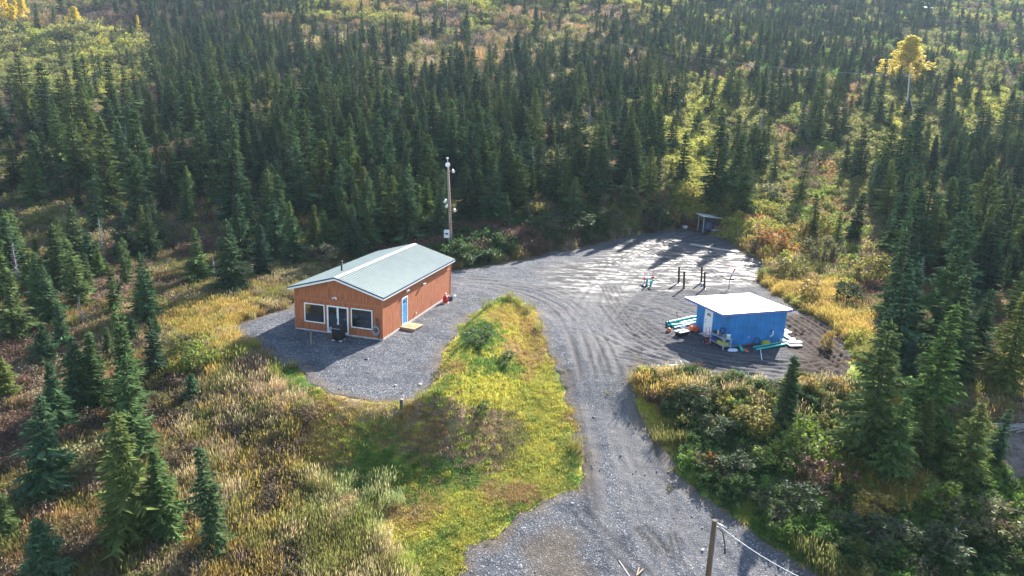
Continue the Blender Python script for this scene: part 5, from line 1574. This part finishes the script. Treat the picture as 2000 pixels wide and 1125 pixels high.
# density of the forest, per 100-pixel cell of the photo (position of the trunk foot)
DEN = np.array([
 [.12,.15,.45,.9,.95,.8,.3,.15,.2,.12,.18,.25,.6,.9,.95,.95,.9,.85,.5,.25],
 [.02,.10,.45,.85,.95,.95,.95,.9,.85,.8,.85,.9,.85,.65,.6,.7,.6,.4,.5,.4],
 [.5,.6,.85,.95,.95,.95,.95,.95,.95,.95,.95,.95,.78,.46,.5,.5,.48,.42,.52,.45],
 [.65,.75,.85,.9,.95,.95,.95,.95,.95,.95,.95,.95,.55,.34,.38,.4,.5,.7,.8,.75],
 [.7,.7,.75,.7,.8,.85,.85,.8,.35,.3,.2,.15,.1,.0,.05,.08,.2,.8,.9,.9],
 [.62,.58,.5,.45,.45,.05,0,0,0,0,0,0,0,0,0,0,.05,.45,.9,.95],
 [.55,.5,.38,.08,0,0,0,0,0,0,0,0,0,0,0,0,0,.65,.85,.85],
 [.42,.4,.28,0,0,0,0,0,0,0,0,0,0,0,0,0,0,.6,.7,.6],
 [.3,.22,.12,0,0,0,0,0,0,0,0,0,0,0,0,0,0,.2,.2,.1],
 [.08,.05,0,0,0,0,0,0,0,0,0,0,0,0,0,0,0,.0,.05,0],
 [.05,0,0,0,0,0,0,0,0,0,0,0,0,0,0,0,0,0,0,0]])
def density(px, py):
    gx_ = np.clip(px / 100 - .5, 0, 18.999); gy_ = np.clip(py / 102.3 - .5, 0, 9.999)
    ix = gx_.astype(int); iy = gy_.astype(int); fx = gx_ - ix; fy = gy_ - iy
    return (DEN[iy, ix] * (1 - fx) + DEN[iy, ix + 1] * fx) * (1 - fy) + (DEN[iy + 1, ix] * (1 - fx) + DEN[iy + 1, ix + 1] * fx) * fy
cand = []
hp = np.array([(s[0], s[1]) for s in SPRUCES])
for (y0, y1, sp) in ((26, 150, 3.2), (150, 560, 4.3)):
    xm = min(y1 * 1.0 + 12, 520)
    x, y = jitter_grid(-xm, xm, y0, y1, sp, .46)
    ok = np.abs(x) < y * 1.02 + 14
    x, y = x[ok], y[ok]; z = z_ground(x, y)
    v, px, py, D = in_view(x, y, z, 45)
    d_ = density(px, py)
    ragged = (py < 20) | (fbm(x, y, 14, 55, 3) > .37)
    clus = np.clip((fbm(x, y, 11, 57, 3) - .5) * 2.5 + .5, 0, 1)
    pr = np.clip(d_ * .98 - (1 - d_) * .6 * (clus < .45), 0, 1) * np.where(d_ > .8, 1, .4 + clus)
    ok = v & ragged & (RNG.random(len(x)) < pr) & (gravel_sd(x, y) < -1.6) & (poly_sd(x, y, CLEAR) < -1)
    x, y, z, D = x[ok], y[ok], z[ok], D[ok]
    dmin = np.min(np.hypot(x[:, None] - hp[None, :, 0], y[:, None] - hp[None, :, 1]), 1)
    ok = (dmin > 1.5) & ~inpoly(*to_pix(x, y, z)[:2], ZP['tall'])
    x, y, z, D = x[ok], y[ok], z[ok], D[ok]
    hgt = np.clip(RNG.normal(8.0, 2.3, len(x)), 2.4, 13) * np.interp(D, [40, 120, 300, 450], [.85, 1.0, .92, .8])
    hgt *= np.where(RNG.random(len(x)) < np.where((D < 75) & (x < 0), .5, .2), RNG.uniform(.4, .65, len(x)), 1)
    hgt = np.where((D < 80) & (x < -6), np.minimum(hgt, 6.2), hgt)
    for i in range(len(x)):
        cand.append([x[i], y[i], z[i], hgt[i], float(RNG.uniform(1.3, 1.9)), int(RNG.choice(9, p=[.17,.14,.13,.10,.11,.15,.08,.06,.06])), None, False])
# about 300 spruces (those that show largest) are things of their own, the rest is one mass
def shown(s):
    px, py, D = to_pix([s[0]], [s[1]], [s[2] + s[3] * .6])
    return (1.0 if -20 < px[0] < 2020 and -20 < py[0] < 1130 else .01) * s[3] / math.hypot(s[0], s[1])
cand.sort(key=lambda s: -shown(s))
NI = 300 - len(SPRUCES)
ind, mass = SPRUCES + cand[:NI], cand[NI:]
def place_word(px, py):
    if py > 640: v = 'in the foreground'
    elif py > 470: v = 'level with the house'
    elif py > 330: v = 'in the nearer forest'
    else: v = 'deeper in the forest'
    if px < 300: hz = 'at far left'
    elif px < 620: hz = 'left of the house'
    elif px < 900: hz = 'above the house'
    elif px < 1250: hz = 'above the driveway'
    elif px < 1600: hz = 'above the yard'
    else: hz = 'at the right'
    return v, hz
NTH = ['first', 'second', 'third', 'fourth', 'fifth', 'sixth', 'seventh', 'eighth', 'ninth', 'tenth', 'eleventh', 'twelfth', 'thirteenth', 'fourteenth', 'fifteenth', 'sixteenth', 'seventeenth', 'eighteenth', 'nineteenth', 'twentieth']
fam = {}
for t_ in ind:
    px, py, D = to_pix([t_[0]], [t_[1]], [t_[2]]); v, hz = place_word(px[0], py[0])
    t_.append('spruces ' + v + ' ' + hz)
    if t_[6] is None:
        size = 'tall' if t_[3] > 8.2 else ('short' if t_[3] < 5.5 else 'middling')
        fam.setdefault('%s %sspruce %s %s' % (size, KIND_W[t_[5]], v, hz), []).append((px[0], t_))
for key, mem in fam.items():
    mem.sort(key=lambda q: q[0])
    for i, (_, t_) in enumerate(mem):
        t_[6] = key if len(mem) == 1 else '%s, %s such from left' % (key, NTH[min(i, 19)])
for (x, y, z, h, wf, pk, lab, hand, grp) in ind:
    wd = (h / 7.0) ** .8 * wf
    copy_pair('spruce_tree', SPR[pk], ('trunk', 'crown'), lab, 'tree', grp, (x, y, z), random.uniform(0, 6.28), (wd, wd, h / 7.0))
print('spruces', len(ind), 'mass', len(mass))
# the mass: trunk and crown joined per prototype
joined = []
for tm, cm in SPR:
    bmx = bmesh.new(); bmx.from_mesh(cm); nf = len(bmx.faces); bmx.from_mesh(tm)
    bmx.faces.ensure_lookup_table()
    for f_ in bmx.faces[nf:]: f_.material_index = 1
    me = bpy.data.meshes.new('spruce'); bmx.to_mesh(me); bmx.free()
    me.materials.append(M_spruce); me.materials.append(M_trunk); joined.append(me)
ms = np.array([s[:6] for s in mass])
n_ = len(ms)
wd = (ms[:, 3] / 7.0) ** .8 * ms[:, 4]
gn_scatter('spruce_forest', 'dense dark green spruce forest running up the hillside', ms[:, :3], np.stack([RNG.normal(0, .03, n_), RNG.normal(0, .03, n_), RNG.uniform(0, 6.28, n_)], 1),
           np.stack([wd, wd, ms[:, 3] / 7.0], 1), ms[:, 5].astype(int), np.ones((n_, 3)), joined, 'forest')
# dead grey snags
for (b_, t_, k, lab) in [((37,560),(32,474),0,'bleached grey snag near the left edge'), ((1038,374),(1036,286),1,'grey dead spruce with two tops behind the driveway'), ((202,505),(199,425),1,'thin dead spruce left of the wide dark pair'),
                      ((1790,580),(1795,500),0,'bare grey snag below the tall right-hand spruces'), ((58,402),(40,340),1,'pale dead tree in the brown clearing at far left'), ((540,372),(537,305),0,'grey dead spruce in the forest above the house, left side'),
                      ((10,262),(4,205),1,'pale grey snag cut by the left edge in the forest'), ((1482,275),(1480,210),0,'thin grey snag among the yellow shrubs at right'), ((360,330),(352,285),1,'leaning grey snag in the left forest'), ((300,505),(293,470),1,'short grey snag beside the dry grass left of the house'), ((690,330),(688,262),0,'grey snag among the spruces above the house roof'),
                      ((430,350),(426,280),1,'pale snag in the middle of the left forest'), ((905,250),(904,195),0,'thin grey snag in the forest above the light pole'), ((1150,260),(1151,205),1,'grey snag left of the yellow shrubs deep in the forest'),
                      ((250,300),(245,240),0,'grey snag in the forest at upper left'), ((1700,380),(1702,310),1,'grey snag in the right-hand stand above the round bush'), ((160,640),(156,575),1,'small grey dead spruce left of the red shrub'), ((420,560),(417,500),0,'grey dead spruce at the forest edge left of the house')]:
    x, y, z = at(*b_); r = pix_ray([t_[0]], [t_[1]])[0]; kk_ = math.hypot(x, y) / math.hypot(r[0], r[1]); h = CAMH + r[2] * kk_ - z
    s_ = max(.4, min(1.8, h / 6.5))
    copy_pair('dead_tree', SNG[k], ('trunk', 'branch'), lab, 'tree', 'dead grey trees', (x, y, z), random.uniform(0, 6), (s_ * .9, s_ * .9, s_))

# ------------------------------------------------------------------ yellow broadleaf trees
M_aspenbark = mat('aspen_bark', (.42, .40, .36), .85, var=.35, scale=4)
def broadleaf(seed, m, H=9.0, R=2.2, n=7500, size=.135, lobes=46, base=.10):
    r = random.Random(seed); tb = MB(); V, F = [], []
    tb.tube([(0, 0, -.5), (.1, 0, H * .3), (.0, .15, H * .65), (.05, .1, H * .95)], [.22, .16, .09, .02], 7)
    for i in range(lobes):
        t = base + (1 - base) * (i + r.random()) / lobes
        rr = R * (min(1, (t - base) / .16 + .35) * (1 - t) ** .75 * 1.25) * r.uniform(.25, 1)
        a = r.uniform(0, 6.28); c = Vector((cos(a) * rr, sin(a) * rr, H * t))
        b0 = Vector((.05, .05, H * max(.2, t - .16)))
        tb.tube([b0, (b0 + c) / 2 + Vector((0, 0, .15)), c], [.06, .04, .012], 4, False, False)
        q = R * r.uniform(.20, .48) * (1.15 - .5 * t)
        scatter_quads(r, c, (q, q, q * 1.1), n // lobes, size, V, F)
    return tb.mesh('broadleaf_trunk', M_aspenbark), finish('broadleaf_crown', V, [], m, F)
M_yel = leaf_mat('yellow_leaves', [(.66,.50,.045), (.60,.48,.06)], trans=.45, isl=.35)
M_ora = leaf_mat('orange_leaves', [(.50,.25,.03), (.52,.28,.04)], trans=.45, isl=.35)
M_pal = leaf_mat('pale_yellow_leaves', [(.34,.27,.09), (.36,.30,.10)], trans=.4, isl=.35)
BY, BO, BP = broadleaf(71, M_yel), broadleaf(72, M_ora), broadleaf(73, M_pal, n=1500)
BY2 = broadleaf(74, M_yel, R=1.5)
def tree_px(protos, b_, t_, wpx, name, lab, grp):
    x, y, z = at(*b_); r = pix_ray([t_[0]], [t_[1]])[0]; k = math.hypot(x, y) / math.hypot(r[0], r[1]); h = CAMH + r[2] * k - z
    D = to_pix([x], [y], [z])[2][0]; wm = wpx * D / FOC / 4.4
    copy_pair(name, protos, ('trunk', 'crown'), lab, 'tree', grp, (x, y, z), random.uniform(0, 6), (wm, wm, h / 9.0))
tree_px(BY, (1764, 168), (1766, 72), 96, 'cottonwood_tree', 'big yellow cottonwood above the grey utility pole at upper right', 'yellow trees')
tree_px(BY2, (1788, 172), (1784, 118), 34, 'cottonwood_tree', 'smaller yellow cottonwood leaning out at the right of the big one', 'yellow trees')
tree_px(BO, (568, 122), (567, 88), 26, 'aspen_tree', 'small orange aspen alone in the dark forest', 'yellow trees')
for (b_, t_, w_, lab, P_) in [((8,40),(2,-30),40,'brightest yellow aspen in the top left corner',BY), ((30,48),(24,-20),34,'second yellow aspen from the top left corner',BY2), ((46,42),(40,-12),26,'third yellow aspen at the top left',BY),
                        ((148,58),(148,14),36,'yellow aspen among olive shrubs at upper left',BY), ((118,66),(110,30),34,'pale yellow bushy aspen left of the yellow one at upper left',BP), ((200,50),(198,32),24,'small pale aspen between dark spruces at upper left',BP),
                        ((238,72),(230,38),34,'pale yellowing aspen right of the dark spruce at upper left',BP), ((272,78),(270,30),18,'narrow yellow aspen among upper left spruces',BY2), ((300,68),(298,40),20,'rightmost narrow yellow aspen at upper left',BY2), ((236,138),(233,112),18,'small yellow aspen below the others at upper left',BY2),
                        ((1090,46),(1088,28),18,'small pale green-yellow tree near the top middle',BP), ((1255,42),(1254,20),20,'pale yellow tree in the far forest right of top middle',BP), ((1958,20),(1956,-6),22,'pale yellow tree at the far top right',BP)]:
    tree_px(P_, b_, t_, w_, 'aspen_tree', lab, 'yellow trees')

# ------------------------------------------------------------------ single bushes
M_b = dict(yg=leaf_mat('yellow_green_leaves', [(.24,.22,.045), (.28,.23,.05)], isl=.4), lime=leaf_mat('lime_leaves', [(.15,.22,.03), (.18,.24,.04)], isl=.4), olive=leaf_mat('olive_leaves', [(.13,.13,.045)], isl=.4),
           gold=leaf_mat('golden_leaves', [(.38,.26,.05)], isl=.4), pale=leaf_mat('pale_leaves', [(.24,.24,.11)], isl=.5), red=leaf_mat('red_leaves', [(.24,.03,.03)], isl=.4), dark=leaf_mat('dark_green_leaves', [(.045,.075,.025)], isl=.4), rust=leaf_mat('rusty_leaves', [(.17,.085,.05)], isl=.4), grn=leaf_mat('mid_green_leaves', [(.07,.13,.035)], isl=.4), ora=leaf_mat('ochre_leaves', [(.36,.17,.04)], isl=.4))
BUSH = {k: bush(100 + i, m_, M_stem, n=900) for i, (k, m_) in enumerate(M_b.items())}
for (px, py, wpx, hpx, k, lab) in [
 (1692,560,92,78,'yg','large round yellow-green bush right of the yard'), (1500,402,66,50,'pale','pale cream-topped bush right of the lean-to'), (1620,680,40,40,'gold','bright yellow bush at the end of the churned mud'),
 (1575,890,110,90,'lime','bright lime-green bush in front of the dark spruces at lower right'), (1850,1010,90,80,'lime','dim green bush under the broad blue-green spruce'), (1520,920,90,70,'lime','lime-green bush left of the brightest one'),
 (1040,432,70,48,'yg','pale yellow bush behind the driveway under the spruces'), (1005,428,50,44,'grn','green bush left of the pale yellow one behind the driveway'),
 (1060,455,70,40,'dark','dark green bush at the forest edge behind the driveway'), (1120,450,80,46,'dark','wide dark bush at the forest edge right of the pale bush'), (1180,440,70,40,'dark','dark bush at the right end of the forest edge behind the driveway'),
 (1280,445,60,52,'dark','dark green bush at the left of the white sled'), (1312,436,26,34,'gold','small golden bush beside the white sled'),
 (1480,480,70,50,'gold','golden bush right of the lean-to'), (1520,500,80,60,'ora','ochre bush below the golden one right of the yard'), (1560,470,60,50,'yg','yellow-green bush behind the ochre one'), (1600,520,70,70,'olive','olive bush left of the large round one'),
 (1545,545,80,50,'yg','spreading yellow-green bush at the right edge of the yard'), (1590,590,80,50,'gold','golden bush at the right edge of the yard, above the mud'), (1650,600,60,60,'dark','dark bush under the large round one'),
 (1345,400,46,50,'yg','yellow-green bush behind the lean-to on the left'), (1600,470,60,60,'yg','sunlit yellow-green bush between two right-hand spruces'), (1670,455,50,40,'rust','rust-coloured bush in the right-hand stand'),
 (230,640,34,22,'red','low red shrub among small spruces at left'), (940,668,70,40,'grn','grey-green clump on the near end of the mound'), (985,705,60,26,'grn','dark green clump in the middle of the mound'), (940,805,50,30,'grn','green clump low on the mound'),
 (170,930,90,80,'pale','pale-leaved bush beside the very broad foreground spruce'), (395,720,90,66,'lime','yellow-green bush at the top of the golden grass left of the pad'), (350,700,60,60,'olive','olive bush left of the yellow-green one by the golden grass'),
 (1470,840,110,70,'yg','yellow bush in front of the ragged spruce pair'), (1400,860,90,60,'dark','dark green bush beside the driveway bend'), (1350,800,90,60,'dark','dark bush below the teal branch pipe'), (1300,775,60,44,'gold','golden bush at the brush tip nearest the driveway'),
 (1440,930,90,60,'dark','dark green bush halfway down the driveway edge'), (1445,960,60,50,'grn','low green bush near the driveway verge'), (1385,912,26,40,'ora','orange grassy bush at the driveway verge'), (1600,960,120,70,'rust','grey-brown bush below the lime-green one'), (1690,1010,100,60,'gold','dull yellow bush under the lower right spruces'),
 (1560,1000,110,70,'dark','dark bush under the lime-green one at lower right'), (1500,1010,80,60,'dark','dark bush near the driveway at lower right'), (1700,1070,140,80,'dark','wide dark bush at the bottom right'), (1820,1090,140,80,'dark','dark bush at the bottom right below the green one'), (1930,1060,140,90,'olive','dim olive bush in the bottom right corner'),
 (1640,770,50,40,'gold','golden grassy bush at the lower end of the mud'), (1560,770,60,44,'gold','golden bush behind the ragged spruce pair'), (1955,418,50,60,'pale','cream-coloured bush at the right edge'),
 (280,510,40,30,'rust','dry rusty bush left of the house'), (640,515,70,46,'pale','pale twiggy bush directly behind the left roof slope'), (870,440,40,46,'ora','orange-brown bush behind the light pole')]:
    x, y, z = at(px, py); D = to_pix([x], [y], [z])[2][0]
    sw = wpx * D / FOC / 2.0; sh = hpx * D / FOC / 1.75
    copy_pair('bush', BUSH[k], ('stem', 'foliage'), lab, 'bush', 'bushes round the clearing', (x, y, z - .05), random.uniform(0, 6), (sw, sw, sh))
# sandy clearing debris at the right edge
x, y, z = at(1975, 838)
rb = MB(); rr = random.Random(8)
for i in range(26):
    a = rr.uniform(-.5, .9); c = Vector((rr.uniform(-1.6, 1.6), rr.uniform(-.8, .8), rr.uniform(.05, .5))); L = rr.uniform(.8, 1.9)
    rb.tube([c - Vector((cos(a), sin(a), .1)) * L, c + Vector((cos(a), sin(a), .15)) * L], [.05, .02], 5)
single(rb, 'slash_pile', M_bark, 'pile of grey cut branches beside the sandy clearing at the right edge', 'branches', (x, y, z))

# ------------------------------------------------------------------ haze
hz = MB().box(-700, 700, -60, 640, -30, 190)
m, n, out = new_mat('autumn_haze')
pv = N(n, 'ShaderNodeVolumePrincipled')
pv.inputs['Color'].default_value = (.66, .83, 1.0, 1); pv.inputs['Density'].default_value = 0.00014; pv.inputs['Anisotropy'].default_value = .0
n.links.new(pv.outputs[0], out.inputs['Volume'])
hob = hz.build('haze', m)
tag(hob, 'thin blue-white autumn haze over the whole hillside', None, None, 'stuff')
